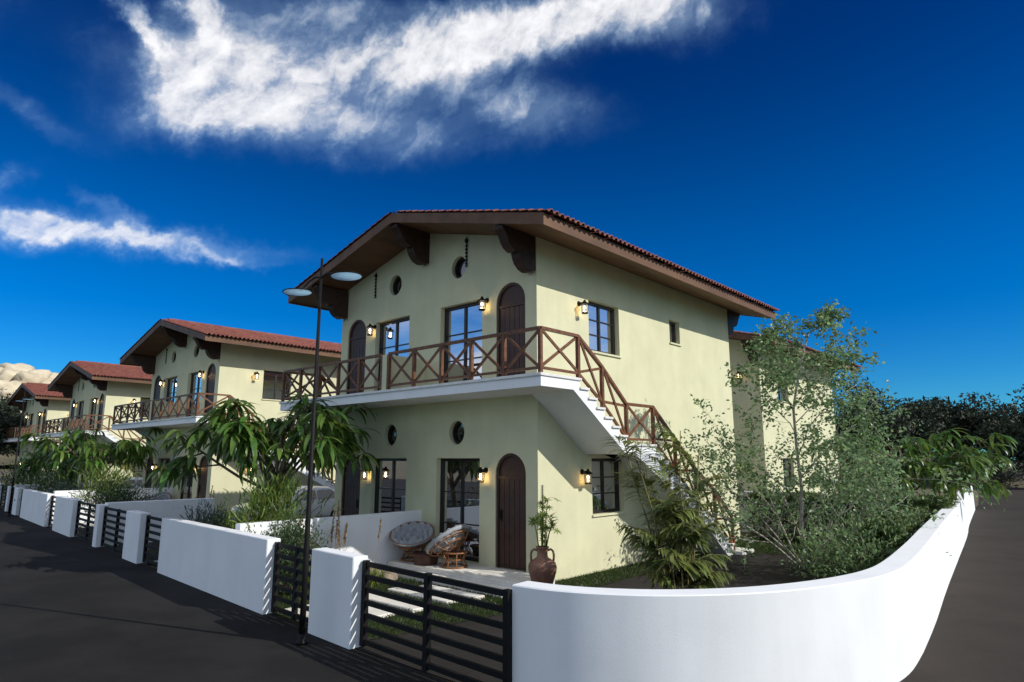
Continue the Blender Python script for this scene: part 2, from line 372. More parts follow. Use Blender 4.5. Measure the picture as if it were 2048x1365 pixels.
# hill of pale rock far on the left
def hill():
    V = []; nx, ny = 60, 40
    for j in range(ny):
        for i in range(nx):
            x = -330 + 150*i/(nx-1); y = -40 + 170*j/(ny-1)
            h = 28.5*math.exp(-((x+258)/52)**2)*math.exp(-((y-40)/42)**2); p = Vector((x*.045, y*.045, 3.1))
            V.append((x, y, h*(1+.25*mnoise.fractal(p*2, 1, 2, 4))-1.5))
    F = [(j*nx+i, j*nx+i+1, (j+1)*nx+i+1, (j+1)*nx+i) for j in range(ny-1) for i in range(nx-1)]
    o = link('hill', arr_mesh('hill', V, F, 'scrub', True)); o['kind'] = 'structure'
    rnd = random.Random(5); m = MB()
    def rock(c, r_, sx, sz):
        bm = bmesh.new(); bmesh.ops.create_icosphere(bm, subdivisions=3, radius=1)
        sd_ = Vector((rnd.random()*50, rnd.random()*50, 0))
        for v in bm.verts:
            k = 1 + .42*mnoise.noise(v.co*1.6+sd_) + .26*mnoise.noise(v.co*3.6+sd_) + .12*mnoise.noise(v.co*8+sd_)
            v.co = Vector((v.co.x*k*r_, v.co.y*k*r_*sx, v.co.z*k*r_*sz)) + Vector(c)
        bm.verts.index_update(); m.add([v.co for v in bm.verts], [[v.index for v in f.verts] for f in bm.faces]); bm.free()
    for k in range(240):
        y = rnd.uniform(-5, 95); x = -258 + rnd.uniform(-14, 40)
        h = 28.5*math.exp(-((x+258)/52)**2)*math.exp(-((y-40)/42)**2)
        if h < 15 or mnoise.noise(Vector((x*.09, y*.09, 2))) < -.12: continue
        r_ = rnd.uniform(1.4, 4.6)*(h/28.5); rock((x, y, h-1.2+r_*.45), r_, rnd.uniform(.9, 1.6), rnd.uniform(.8, 1.15))
    o = m.build('hill_rocks', 'limestone', None, smooth=True); o['kind'] = 'structure'
hill()

# ================================================================== HOUSE
CX = -3.73; HW = 3.73; DEP = 9.65; SL = .26; EX = 1.15; GY = 1.14
def zu(x): return 7.0 + (EX - (abs(x-CX) - HW))*SL
def zt(x): return zu(x) + .23
front = lambda u, v, d: (u, -d, v)                    # u=x, d outward (-y)
right = lambda u, v, d: (d, u, v)                     # u=y, outward +x
left = lambda u, v, d: (2*CX - d, u, v)
back = lambda u, v, d: (u, DEP + d, v)
mir = lambda x, y, z: (2*CX - x, y, z)
def arch_poly(u0, u1, v0, v1, n=14, grow=0.):
    r = (u1-u0)/2; c = (u0+u1)/2; zc = v1 - r
    P = [(u0-grow, v0-grow), (u1+grow, v0-grow)]
    return P + [(c + (r+grow)*math.cos(math.pi*k/n), zc + (r+grow)*math.sin(math.pi*k/n)) for k in range(n+1)]
def oval_poly(c, v, ru, rv, n=20): return [(c+ru*math.cos(2*math.pi*k/n), v+rv*math.sin(2*math.pi*k/n)) for k in range(n)]
def uv_prism(T, poly, d0, d1):
    b = MB(lambda a, z, d: T(a, z, d)); n = len(poly)
    b.add([(p[0], p[1], d0) for p in poly] + [(p[0], p[1], d1) for p in poly],
          [tuple(range(n))[::-1], tuple(range(n, 2*n))] + [(i, (i+1) % n, n+(i+1) % n, n+i) for i in range(n)])
    return b
def rect(u0, u1, v0, v1): return [(u0, v0), (u1, v0), (u1, v1), (u0, v1)]

DOORS = [(-1.21, -.33, .22, 2.61), (-1.21, -.33, 4.08, 6.40)]
WINF = [(-3.16, -1.70, .24, 2.50), (-3.12, -1.66, 4.12, 6.18)]
WINS = [(1.90, 3.20, 1.25, 2.50), (1.90, 3.20, 5.0, 6.24), (5.77, 6.36, 5.70, 6.35)]
OVALS = [(-2.48, 7.1, .26, .28), (-2.47, 3.09, .26, .28)]
def mr(u0, u1): return 2*CX-u1, 2*CX-u0

def make_house(plain=False):
    root = empty('villa')
    # ---- wall with real recesses
    w = MB(); poly = [(0, -.03), (0, zu(0)+.06), (CX, zu(CX)+.06), (2*CX, zu(0)+.06), (2*CX, -.03)]
    w.prism(poly, 1, 0, DEP); wall = w.build('wall', 'stucco', root)
    cut = MB()
    for u0, u1, v0, v1 in DOORS:
        for a, b in ((u0, u1), mr(u0, u1))[plain:]:
            c = uv_prism(front, arch_poly(a, b, v0-.02, v1), -.12, .3); cut.add(c.v, c.f)
    for u0, u1, v0, v1 in WINF:
        for a, b in ((u0, u1), mr(u0, u1)):
            c = uv_prism(front, rect(a, b, v0, v1), -.24, .3); cut.add(c.v, c.f)
    for cu, cv, ru, rv in OVALS:
        for a in (cu, 2*CX-cu):
            c = uv_prism(front, oval_poly(a, cv, ru, rv), -.2, .3); cut.add(c.v, c.f)
    for u0, u1, v0, v1 in WINS:
        for T in (right, left):
            c = uv_prism(T, rect(u0, u1, v0, v1), -.24, .3); cut.add(c.v, c.f)
    co = cut.build('cutter', 'stucco')
    bm = bmesh.new(); bm.from_mesh(co.data); bmesh.ops.recalc_face_normals(bm, faces=bm.faces); bm.to_mesh(co.data); bm.free()
    md = wall.modifiers.new('b', 'BOOLEAN'); md.object = co; md.operation = 'DIFFERENCE'; md.solver = 'EXACT'
    dg = bpy.context.evaluated_depsgraph_get(); me = D.meshes.new_from_object(wall.evaluated_get(dg))
    wall.modifiers.clear(); wall.data = me; D.objects.remove(co)
    # ---- windows: part = frame; sub-parts panes, glazing bars, sill
    def window(T, u0, u1, v0, v1, rows, sill=True, cols=2):
        f = MB(T); t = .07; d0, d1 = -.21, -.13
        def bx(b, a0, a1, c0, c1, e0, e1): b.box(a0, c0, e0, a1, c1, e1)
        bx(f, u0+.004, u0+t, v0+.004, v1-.004, d0, d1); bx(f, u1-t, u1-.004, v0+.004, v1-.004, d0, d1)
        bx(f, u0+t, u1-t, v1-t, v1-.004, d0, d1); bx(f, u0+t, u1-t, v0+.004, v0+t, d0, d1)
        fr = f.build('window', 'frame_metal', root)
        du = (u1-u0-2*t)/cols; dv = (v1-v0-2*t)/rows
        for c in range(1, cols):
            m = MB(T); uc = u0+t+c*du; m.box(uc-.03, v0+t, -.2, uc+.03, v1-t, -.14); m.build('mullion', 'frame_metal', fr)
        for r in range(1, rows):
            m = MB(T); vc = v0+t+r*dv; m.box(u0+t, vc-.014, -.195, u1-t, vc+.014, -.15); m.build('glazing_bar', 'frame_metal', fr)
        for c in range(cols):
            for r in range(rows):
                m = MB(T); g = .002
                m.box(u0+t+c*du+g, v0+t+r*dv+g, -.185, u0+t+(c+1)*du-g, v0+t+(r+1)*dv-g, -.175); m.build('pane', 'window_glass', fr)
        if sill:
            m = MB(T); m.box(u0-.03, v0-.05, -.12, u1+.03, v0-.002, .045); m.build('sill', 'stucco', fr, bevel=.006)
    for u0, u1, v0, v1 in WINF:
        for a, b in ((u0, u1), mr(u0, u1)): window(front, a, b, v0, v1, 3, False)
    for i, (u0, u1, v0, v1) in enumerate(WINS):
        for T in (right, left): window(T, u0, u1, v0, v1, 3 if i < 2 else 1, True, 2 if i < 2 else 1)
    for cu, cv, ru, rv in OVALS:
        for a in (cu, 2*CX-cu):
            P = oval_poly(a, cv, ru-.004, rv-.004); Q = oval_poly(a, cv, ru-.05, rv-.05); n = len(P)
            f = MB(front); f.add([(p[0], p[1], -.1) for p in P]+[(p[0], p[1], -.1) for p in Q]+[(p[0], p[1], -.19) for p in P]+[(p[0], p[1], -.19) for p in Q],
                  [(i, (i+1) % n, n+(i+1) % n, n+i) for i in range(n)] + [(n+i, n+(i+1) % n, 3*n+(i+1) % n, 3*n+i) for i in range(n)] + [(2*n+i, 2*n+(i+1) % n, (i+1) % n, i) for i in range(n)])
            fr = f.build('round_window', 'frame_metal', root)
            uv_prism(front, oval_poly(a, cv, ru-.052, rv-.052), -.17, -.16).build('pane', 'oval_glass', fr)
    # ---- arched doors
    for k, (u0, u1, v0, v1) in enumerate(DOORS):
        for side, (a, b) in enumerate(((u0, u1), mr(u0, u1))):
            if plain and side == 0: continue
            dr = uv_prism(front, arch_poly(a+.006, b-.006, v0, v1-.006), -.11, -.07).build('door', 'door_wood', root)
            # frame strip round the arch
            po, pi_ = arch_poly(a+.004, b-.004, v0, v1-.004)[1:], arch_poly(a+.06, b-.06, v0, v1-.06)[1:]
            po, pi_ = po + [(a+.004, v0)], pi_ + [(a+.06, v0)]; n = len(po); f = MB(front)
            f.add([(p[0], p[1], -.03) for p in po]+[(p[0], p[1], -.03) for p in pi_]+[(p[0], p[1], -.07) for p in pi_], [(i, i+1, n+i+1, n+i) for i in range(n-1)] + [(n+i, n+i+1, 2*n+i+1, 2*n+i) for i in range(n-1)])
            f.build('door_frame', 'door_wood', dr)
            for q in range(5):
                pw = (b-a-.16)/5; m = MB(front); m.box(a+.08+q*pw+.006, v0+.06, -.07, a+.08+(q+1)*pw-.006, v1-.56, -.055); m.build('plank', 'door_wood', dr)
            m = MB(front); m.box(a+.07, v1-.55, -.07, b-.07, v1-.49, -.04); m.build('transom', 'door_wood', dr)
            hx = a+.14 if side == 0 else b-.14
            m = MB(front); m.box(hx-.02, v0+.95, -.055, hx+.02, v0+1.2, -.045); m.bar((hx, v0+1.0, -.01), (hx, v0+1.16, -.01), .022); m.bar((hx, v0+1.0, -.05), (hx, v0+1.0, -.005), .018); m.bar((hx, v0+1.16, -.05), (hx, v0+1.16, -.005), .018)
            m.build('handle', 'black_metal', dr)
    # ---- lanterns
    def lantern(T, u, v, power):
        a = MB(T)
        n = 14; a.add([(u+.065*math.cos(2*math.pi*k/n), v+.1+.065*math.sin(2*math.pi*k/n), .002) for k in range(n)] + [(u+.05*math.cos(2*math.pi*k/n), v+.1+.05*math.sin(2*math.pi*k/n), .035) for k in range(n)],
                      [(i, (i+1) % n, n+(i+1) % n, n+i) for i in range(n)] + [tuple(range(n, 2*n))])
        a.bar((u, v+.1, .03), (u, v+.13, .17), .022)
        L_ = lambda r, z: [(u+r*math.cos(2*math.pi*k/n), v+z, .17+r*math.sin(2*math.pi*k/n)) for k in range(n)]
        def ring(prof):
            vs = []; fs = []
            for r, z in prof: vs += L_(r, z)
            for i in range(len(prof)-1): fs += [(i*n+k, i*n+(k+1) % n, (i+1)*n+(k+1) % n, (i+1)*n+k) for k in range(n)]
            a.add(vs, fs)
        ring([(.001, .17), (.025, .165), (.03, .13), (.085, .085), (.11, .06), (.10, .055), (.001, .055)])
        ring([(.001, -.16), (.075, -.16), (.075, -.135), (.001, -.135)])
        for k in range(4):
            an = math.pi/4 + k*math.pi/2; c_, s_ = math.cos(an), math.sin(an)
            a.bar((u+.085*c_, v+.06, .17+.085*s_), (u+.07*c_, v-.14, .17+.07*s_), .01)
        o = a.build('wall_lantern', 'black_metal', root)
        a = MB(T); ring([(.07, .055), (.06, -.135)]); a.build('lantern_glass', 'lantern_glass', o, smooth=True)
        a = MB(T); ring([(.001, .03), (.02, .025), (.03, -.01), (.022, -.045), (.001, -.055)]); a.build('bulb', 'bulb', o, smooth=True)
        if power:
            pl_ = D.lights.new('lantern_light', 'POINT'); pl_.energy = power; pl_.color = (1, .62, .25); pl_.shadow_soft_size = .03
            lo = D.objects.new('lantern_light', pl_); COL.objects.link(lo); lo.parent = o; lo.location = T(u, v-.08, .17)
    for u, v in ((-1.5, 6.0), (-1.5, 2.14)):
        lantern(front, -.85 if plain else u, v, 2.4); lantern(front, 2*CX-u+.12, v-.03, 2.4)
    for v in (5.95, 2.1):
        if not plain: lantern(right, 1.52, v, 2.0)
    # ---- wrought iron ornaments on the gable
    for u, v0, v1 in ((-2.2, 7.06, 7.80), (2*CX+2.2-.6+.0, 6.9, 7.62)):
        m = MB(front); m.bar((u, v0, .02), (u, v1-.08, .02), .016); k = 0
        z = v0 + .04
        while z < v1-.14:
            for s_ in (-1, 1): m.bar((u, z, .025), (u+s_*.035, z+.03, .025), .016); m.bar((u+s_*.035, z+.03, .025), (u, z+.06, .025), .016)
            z += .09
        m.bar((u-.04, v0+.005, .02), (u+.04, v0+.005, .02), .02)
        m.lathe([(.001, -.05), (.035, -.02), (.04, .0), (.03, .03), (.001, .05)], 8, (u, v1-.09, .03)) if False else m.box(u-.035, v1-.13, .002, u+.035, v1-.05, .05)
        m.bar((u, v1-.05, .02), (u, v1, .02), .02)
        m.build('iron_ornament', 'black_metal', root)
    # ---- balcony slab (right half + left half one slab), edge lip
    b = MB(); x1 = -1.45 if plain else 1.1; xl = 2*CX-1.1
    b.box(xl, -1.2, 3.83, x1, .0-.001, 4.02); (None if plain else b.box(0.001, -.001, 3.83, x1, .03, 4.02)); b.box(xl, -.001, 3.83, 2*CX-.001, .03, 4.02)
    bal = b.build('balcony', 'white_paint', root)
    b = MB(); b.box(xl-.03, -1.235, 4.021, x1+.03, -.001, 4.08); (None if plain else b.box(.001, -.001, 4.021, x1+.03, .06, 4.08)); b.box(xl-.03, -.001, 4.021, 2*CX-.001, .06, 4.08)
    b.build('balcony_paving', 'marble', bal, bevel=.008)
    b = MB(); b.box(CX-.16, -1.19, 4.081, CX+.08, -.004, 4.93); b.build('divider_wall', 'stucco', bal)
    # ---- staircases and railings, both sides
    RIS, TR = .1815, .275
    for side, T in ((0, None), (1, mir)):
        # flights: list of (y, z) tread starts
        s = MB(T)
        nose = []
        y, z = .03, 4.08
        prof_top = [(y, z-.06)]
        steps = []
        for k in range(6):
            z -= RIS; steps.append((y, y+TR, z)); y += TR
        yl0 = y; z -= RIS; zl = z; yl1 = yl0 + 1.2; steps.append((yl0, yl1, zl)); y = yl1
        for k in range(14):
            z -= 2.81/15.66; steps.append((y, y+TR*.985, z)); y += TR*.985
        yf = y
        top = [(.03, 4.019)]
        for a, b_, zz in steps: top += [(a, zz-.05), (b_, zz-.05)]
        low = [(yf, .0), (yf-.35, .0), (yl1+.05, zl-.22-.0), (yl0-.05, zl-.22), (-.2, 3.832), (.03, 3.832)]
        s.prism(top + low, 0, .002, 1.1)
        if plain and side == 0:
            steps_on = False
        else: steps_on = True
        st = s.build('staircase', 'white_paint', root) if steps_on else None
        for a, b_, zz in steps if steps_on else []:
            m = MB(T); m.box(.003, a-.03, zz-.049, 1.14, b_-.002, zz); m.build('step', 'marble', st, bevel=.006)
        if steps_on: m = MB(T); m.box(.05, yf-.02, .0, 1.35, yf+.75, .1); m.build('step', 'marble', st, bevel=.01)
        # railing posts: (x, y, zbase)
        def zst(yy):
            for a, b_, zz in steps:
                if a <= yy < b_: return zz
            return .1 if yy >= yf else 4.08
        fx = [1.06 - i*(1.06+3.60)/5 for i in range(6)]
        runs = [[(x, -1.16, 4.08) for x in fx]]
        ps = [(1.06, -1.16, 4.08), (1.06, .02, 4.08), (1.06, .02+TR*3, zst(.02+TR*3)), (1.06, yl0+.06, zl), (1.06, yl1-.02, zl)]
        nlow = 4
        for i in range(1, nlow+1):
            yy = yl1-.02 + (yf+.12-yl1)*i/nlow; ps.append((1.06, yy, zst(yy)))
        runs.append(ps)
        if not steps_on:
            fx = [-1.5 - i*2.1/2 for i in range(3)]; runs = [[(x, -1.16, 4.08) for x in fx], [(-1.5, -1.16, 4.08), (-1.5, -.03, 4.08)]]
        rl = MB(T); H = .86
        posts = {}
        for run in runs:
            for p, q in zip(run, run[1:]):
                P, Q = Vector(p), Vector(q)
                rl.bar(P+Vector((0, 0, H)), Q+Vector((0, 0, H)), .075, .06)
                rl.bar(P+Vector((0, 0, .10)), Q+Vector((0, 0, .10)), .05, .05)
        rail = rl.build('railing', 'rail_wood', root)
        for run in runs:
            for p in run: posts[tuple(round(c, 2) for c in p)] = p
            for p, q in zip(run, run[1:]):
                P, Q = Vector(p), Vector(q)
                d_ = (Q-P); d_.z = 0; d_.normalize(); nn = d_.cross(Vector((0, 0, 1)))*.012
                for e, (h0, h1) in enumerate(((.13, H-.04), (H-.04, .13))):
                    m = MB(T); sg = 1 if e else -1
                    m.bar(P+d_*.04+Vector((0, 0, h0))+nn*sg, Q-d_*.04+Vector((0, 0, h1))+nn*sg, .03, .055); m.build('brace', 'rail_wood', rail)
        for p in posts.values():
            m = MB(T); m.bar(p, (p[0], p[1], p[2]+H-.025), .07); m.build('post', 'rail_wood', rail)
    # ---- roof
    r = MB()
    xe, xw = EX, 2*CX-EX
    r.prism([(xe-.03, zu(xe-.03)), (xe-.03, zt(xe-.03)-.02), (CX, zt(CX)-.02), (xw+.03, zt(xw+.03)-.02), (xw+.03, zu(xw+.03)), (CX, zu(CX))], 1, -GY+.03, DEP+GY-.03)
    roof = r.build('roof', 'roof_wood', root)
    for s_ in (0, 1):
        X = (lambda x: x) if not s_ else (lambda x: 2*CX-x)
        f = MB(); f.prism([(X(xe-.029), 6.985), (X(xe), 6.985), (X(xe), 7.225), (X(xe-.029), 7.232)], 1, -GY, DEP+GY); f.build('fascia', 'roof_wood', roof)
        for yy in (-GY, DEP+GY-.029):
            f = MB(); f.prism([(X(xe-.03), zu(xe-.03)-.012), (X(xe-.03), zt(xe-.03)), (X(CX+.0), zt(CX)), (X(CX), zu(CX)-.012)], 1, yy, yy+.029); f.build('bargeboard', 'roof_wood', roof)
    # tiles
    P = [(0, .012), (.045, .0), (.085, .012), (.11, .05), (.14, .074), (.175, .085), (.21, .074), (.236, .05), (.25, .012)]
    P = [(y_*.7, z_*.72) for y_, z_ in P]; Vt, Ft = [], []
    n = len(P)
    for x_, dz in ((0, .0), (.31, .032), (.31, .010)): Vt += [(x_, y_, z_+dz) for y_, z_ in P]
    for k in range(2): Ft += [(k*n+i, k*n+i+1, (k+1)*n+i+1, (k+1)*n+i) for i in range(n-1)]
    Ft = [f[::-1] for f in Ft]
    tile_me = arr_mesh('tile', Vt, Ft, 'terracotta', False)
    a = math.atan(SL); cosA = math.cos(a); slope_len = (EX+HW+.07)/cosA
    nr = 20; row = (slope_len-.05)/nr; nc = int((DEP+2*GY+.06)/.1735); W0 = -GY-.03
    mats, pos, ch = [], [], []
    rnd = random.Random(4)
    for s_ in (0, 1):
        for rr in range(nr):
            for cc in range(nc):
                d0 = slope_len - (rr+1)*row - .0          # distance of upper end from ridge
                xx = CX + d0*cosA; z_ = zt(xx) + .012 + rnd.uniform(-.003, .004)
                yy = W0 + cc*.1735
                rot = Matrix.Rotation(a + .02 + rnd.uniform(-.012, .012), 3, 'Y')
                if s_: xx = 2*CX-xx; rot = Matrix.Rotation(math.pi, 3, 'Z') @ rot; yy += .175
                if s_ == 0 and (rr < 2 or cc < 6):
                    o = link('tile', tile_me, None, roof); o.matrix_basis = Matrix.Translation((xx, yy, z_)) @ rot.to_4x4()
                else:
                    mats.append(np.array(rot)); pos.append((xx, yy, z_)); ch.append(0)
    o = link('tile_field', join_inst('tile_field', [(np.array(Vt), np.array(Ft))], mats, pos, ch, 'terracotta'), None, roof); o['kind'] = 'stuff'
    rme = MB(); n = 8
    for k in range(n+1):
        pass
    vs = []
    for yy, rr in ((0, .115), (.42, .135)):
        vs += [(rr*math.cos(math.pi*k/n), yy, .8*rr*math.sin(math.pi*k/n)) for k in range(n+1)]
    rme.add(vs, [(k, k+1, n+2+k, n+1+k) for k in range(n)]); rm = rme.mesh('ridge_tile', True, fix=False)
    rm.materials.append(MAT['terracotta'])
    k = 0; yy = DEP+GY-.38
    while yy > -GY-.06:
        o = link('ridge_tile', rm, None, roof); o.location = (CX, yy, zt(CX)+.03); o.rotation_euler = (.0, 0, math.pi if False else 0); yy -= .375
    # brackets: scalloped profile in (out, z)
    def bracket(xc, ztop, wd, yb, sgn, name='bracket'):
        pr = [(0, 0), (0, -.78), (.08, -.82), (.2, -.83), (.33, -.79), (.44, -.70), (.51, -.58), (.54, -.47), (.66, -.49), (.78, -.43), (.87, -.33), (.94, -.2), (1.0, -.12), (1.06, -.08), (1.06, 0)]
        m = MB(); m.prism([(yb+sgn*d_, ztop+z_) for d_, z_ in pr], 0, xc-wd/2, xc+wd/2); m.build(name, 'bracket_wood', root)
    for yb, sg in ((-.001, -1), (DEP+.001, 1)):
        bracket(-.14, zu(-.02)+.01, .24, yb, sg); bracket(2*CX+.14, zu(-.02)+.01, .24, yb, sg); bracket(CX, zu(CX)-.04, .26, yb, sg)
    return root

villa = make_house()
tag(villa, 'nearest cream two-storey villa with arched doors, wooden railing and outside stairs', 'house', 'cream villas of the estate')
HOUSES = [villa]
for loc, lab in (((-17.76, .94, 0), 'second cream villa up the street, behind the drooping tree and parked white car'),
                 ((-35.43, 1.9, 0), 'third cream villa along the street, between the second and the farthest roof'),
                 ((-52.55, 2.75, 0), 'farthest cream villa at the left edge below the pale rocky hill'),
                 ((-1.78, 16.56, 0), 'cream villa standing behind the nearest one, half hidden by the birch')):
    h = copy_tree(villa) if loc[1] < 10 else make_house(True); h.location = loc; h['label'] = lab; h['category'] = 'house'; h['group'] = 'cream villas of the estate'; HOUSES.append(h)

# ================================================================== GARDEN WALLS AND GATES
def along(x0, x1): return (x0, fy(x0), 0), -math.atan(.062)
FH = 1.17
def wall_piece(x0, x1, label, h=FH, th=.24):
    """x0<x1 along the street line"""
    L_ = math.hypot(x1-x0, fy(x1)-fy(x0)); m = MB(); m.box(0, 0, -.02, L_, th, h)
    o = m.build('garden_wall', 'white_paint', None, bevel=.012); o.location = (x0, fy(x0), 0); o.rotation_euler = (0, 0, math.atan2(fy(x1)-fy(x0), x1-x0))
    return tag(o, label, 'wall', 'white garden walls along the street')
def gate(x0, x1, label, mids=1, h=1.12, rows=7, yc=.17):
    g = empty('gate', (x0, fy(x0), 0), math.atan2(fy(x1)-fy(x0), x1-x0)); L_ = x1-x0
    for xx in [.045, L_-.045] + [L_*(i+1)/(mids+1) for i in range(mids)]:
        m = MB(); m.box(xx-.04, yc-.035, .02, xx+.04, yc+.035, h); m.build('upright', 'black_metal', g)
    for k in range(rows):
        z = .08 + (h-.125)*k/(rows-1); m = MB(); m.box(.01, yc-.022, z-.031, L_-.01, yc+.022, z+.031); m.build('slat', 'black_metal', g)
    return tag(g, label, 'gate', 'black slatted gates')
gate(1.0, 3.9, 'wide black slatted driveway gate in front of the nearest villa beside the curved wall')
wall_piece(-.2, .98, 'short white garden wall between two black gates right behind the near lamp post')
gate(-1.75, -.2, 'narrow black slatted gate left of the near lamp post')
wall_piece(-7.3, -1.75, 'longest white garden wall on the street, below the drooping tree')
gate(-8.95, -7.3, 'narrow black slatted gate at the far end of the longest white wall', 0)
wall_piece(-10.2, -8.95, 'white garden wall pillar between a narrow and a wide gate, mid street')
gate(-13.05, -10.2, 'wide black slatted gate before the plain white boundary wall')
wall_piece(-13.42, -13.05, 'slim white end pillar where the boundary wall meets the street')
gate(-16.5, -13.42, 'wide black slatted gate with a round shrub behind it')
wall_piece(-19.35, -16.5, 'white garden wall left of the round shrub and gate')
gate(-20.95, -19.35, 'narrow slatted gate left of the shrub wall, white ground showing through', 0)
wall_piece(-26.55, -20.95, 'white garden wall of the second villa under the second drooping tree')
gate(-27.8, -26.55, 'narrow slatted gate just right of the far lamp post', 0)
wall_piece(-28.9, -27.8, 'small white wall pillar beside the far lamp post')
gate(-30.65, -28.9, 'slatted gate just left of the far lamp post', 0)
wall_piece(-31.1, -30.65, 'farthest slim white pillar at the left picture edge')
gate(-34.2, -31.1, 'farthest slatted gate cut by the left picture edge', 1)
wall_piece(-48, -34.2, 'far white garden wall beyond the left picture edge gate')
# boundary and divider walls running back from the street
def run_wall(name, pts, th, h, label, smooth=False):
    """pts: outer line; thickness to the left of travel"""
    n = len(pts); P = [Vector((x, y, 0)) for x, y in pts]; off = []
    for i in range(n):
        d = (P[min(i+1, n-1)]-P[max(i-1, 0)]).normalized(); off.append(P[i] + Vector((-d.y, d.x, 0))*th)
    b = .012
    rings = []
    for p, q in zip(P, off):
        e = (q-p).normalized()*b
        rings.append([p+Vector((0, 0, -.02)), p+Vector((0, 0, h-b)), p+e+Vector((0, 0, h)), q-e+Vector((0, 0, h)), q+Vector((0, 0, h-b)), q+Vector((0, 0, -.02))])
    m = MB(); m.add([v for r_ in rings for v in r_], [(i*6+k, i*6+(k+1) % 6, (i+1)*6+(k+1) % 6, (i+1)*6+k) for i in range(n-1) for k in range(6)] + [tuple(range(6))[::-1], tuple(range((n-1)*6, n*6))])
    o = m.build(name, 'white_paint')
    if smooth:
        o.data.shade_smooth(); o.data.set_sharp_from_angle(angle=R(28))
    return tag(o, label, 'wall', 'white garden walls behind the street')
def spline(pts, k=5):
    out = []
    for i in range(len(pts)-1):
        p0, p1, p2, p3 = pts[max(i-1, 0)], pts[i], pts[i+1], pts[min(i+2, len(pts)-1)]
        for j in range(k):
            t = j/k; out.append(tuple(.5*((2*p1[a]) + (-p0[a]+p2[a])*t + (2*p0[a]-5*p1[a]+4*p2[a]-p3[a])*t*t + (-p0[a]+3*p1[a]-3*p2[a]+p3[a])*t**3) for a in (0, 1)))
    return out + [pts[-1]]
cw = run_wall('garden_wall', spline(RW[:9]) [:-1] + spline(RW[8:], 3), .3, FH, 'bright white curved corner wall sweeping from the gate along the side street', True)
run_wall('garden_wall', [(-13.1, -4.0), (-13.06, -.9)], .2, 1.22, 'plain white boundary wall running back between first and second villa plots')
run_wall('garden_wall', [(-3.66, fy(-3.7)+.32), (-3.66, -.003)], .2, 1.26, 'white divider wall behind the two round chairs')
run_wall('garden_wall', [(-21.42, fy(-21.4)+.32), (-21.42, .93)], .2, 1.26, 'white divider wall in front of the second villa')
run_wall('garden_wall', [(-31.0, -2.8), (-30.96, 0.1)], .2, 1.22, 'white boundary wall between second and third villa plots')
run_wall('garden_wall', [(5.05, 12.5), (-12.8, 12.5)], .2, 1.36, 'low white wall behind the hedge at the back of the garden')

# ================================================================== PATIO, STEPS, STONES
b = MB(); b.box(-3.64, -.98, -.02, .42, -.004, .17); pt = b.build('patio', 'marble'); pt['kind'] = 'structure'
xs = [-3.64, -2.85, -2.05, -1.22, -.42, .44]
for i in range(5):
    for y0, y1 in ((-.99, -.5), (-.49, -.005)):
        m = MB(); m.box(xs[i]+.006, y0, .171, xs[i+1]-.006, y1-.004, .215+.002*((i*7+int(y0*10)) % 3)); m.build('paving_slab', 'stone_slab', pt, bevel=.006)
b = MB(); b.box(-3.5, -1.42, -.02, .3, -.985, .12); ps_ = b.build('patio_step', 'stone_slab', None, bevel=.01); ps_['kind'] = 'structure'
for i, (y0, y1, x0, x1) in enumerate(((-3.98, -3.5, -1.75, -.05), (-3.22, -2.72, -1.72, 0.02), (-2.45, -2.05, -1.7, -.02), (-1.86, -1.62, -1.5, .1))):
    m = MB(); m.box(x0, y0, -.02, x1, y1, .06); o = m.build('stepping_stone', 'stone_slab', None, bevel=.012)
    tag(o, ('pale stepping stone nearest the street gates in the front lawn', 'second pale stepping stone from the street in the front lawn', 'third pale stepping stone from the street, behind the gate post', 'narrow pale stepping stone just before the patio step')[i], 'stepping stone', 'stepping stones in the front lawn')
m = MB(); m.box(-1.72, fy(-1)+.32, -.02, -.25, fy(-1)+.95, .03); tag(m.build('threshold_slab', 'stone_slab', None, bevel=.01), 'pale stone threshold slab inside the narrow gate by the near lamp post', 'slab')
m = MB(); m.box(-8.9, fy(-8)+.32, -.02, -7.35, fy(-8)+1.4, .03); tag(m.build('threshold_slab', 'stone_slab', None, bevel=.01), 'pale stone slab inside the narrow gate past the longest wall', 'slab')
m = MB(); m.box(-20.9, fy(-20)+.4, -.02, -19.4, fy(-20)+4, .03); tag(m.build('threshold_slab', 'stone_slab', None, bevel=.01), 'pale stone path inside the gate before the second villa', 'slab')

# lawn: soil sheets + blades
LAWN = [[(-3.62, -4.72), (-.2, -4.78), (.85, -4.6), (1.0, -3.4), (1.15, -2.2), (1.0, -1.0), (.95, .6), (.85, 3), (.9, 6.2), (1.6, 7.4), (3.2, 8.2), (4.9, 9.4), (5.2, 11.2), (0, 11.3), (0.002, 0), (-3.62, -.0)],
        [(-12.7, -4.0), (-3.9, -4.5), (-3.9, 0), (-7.5, 0), (-8.6, .5), (-8.6, -3.0), (-12.7, -3.0)]]
for i, pl_ in enumerate(LAWN): sheet('lawn_soil', pl_, .004, 'lawn_soil')
def inside(poly, x, y):
    c = np.zeros(len(x), bool); n = len(poly); j = n-1
    for i in range(n):
        xi, yi = poly[i]; xj, yj = poly[j]
        k = ((yi > y) != (yj > y)) & (x < (xj-xi)*(y-yi)/(yj-yi+1e-9)+xi); c ^= k; j = i
    return c
rs = np.random.RandomState(3)
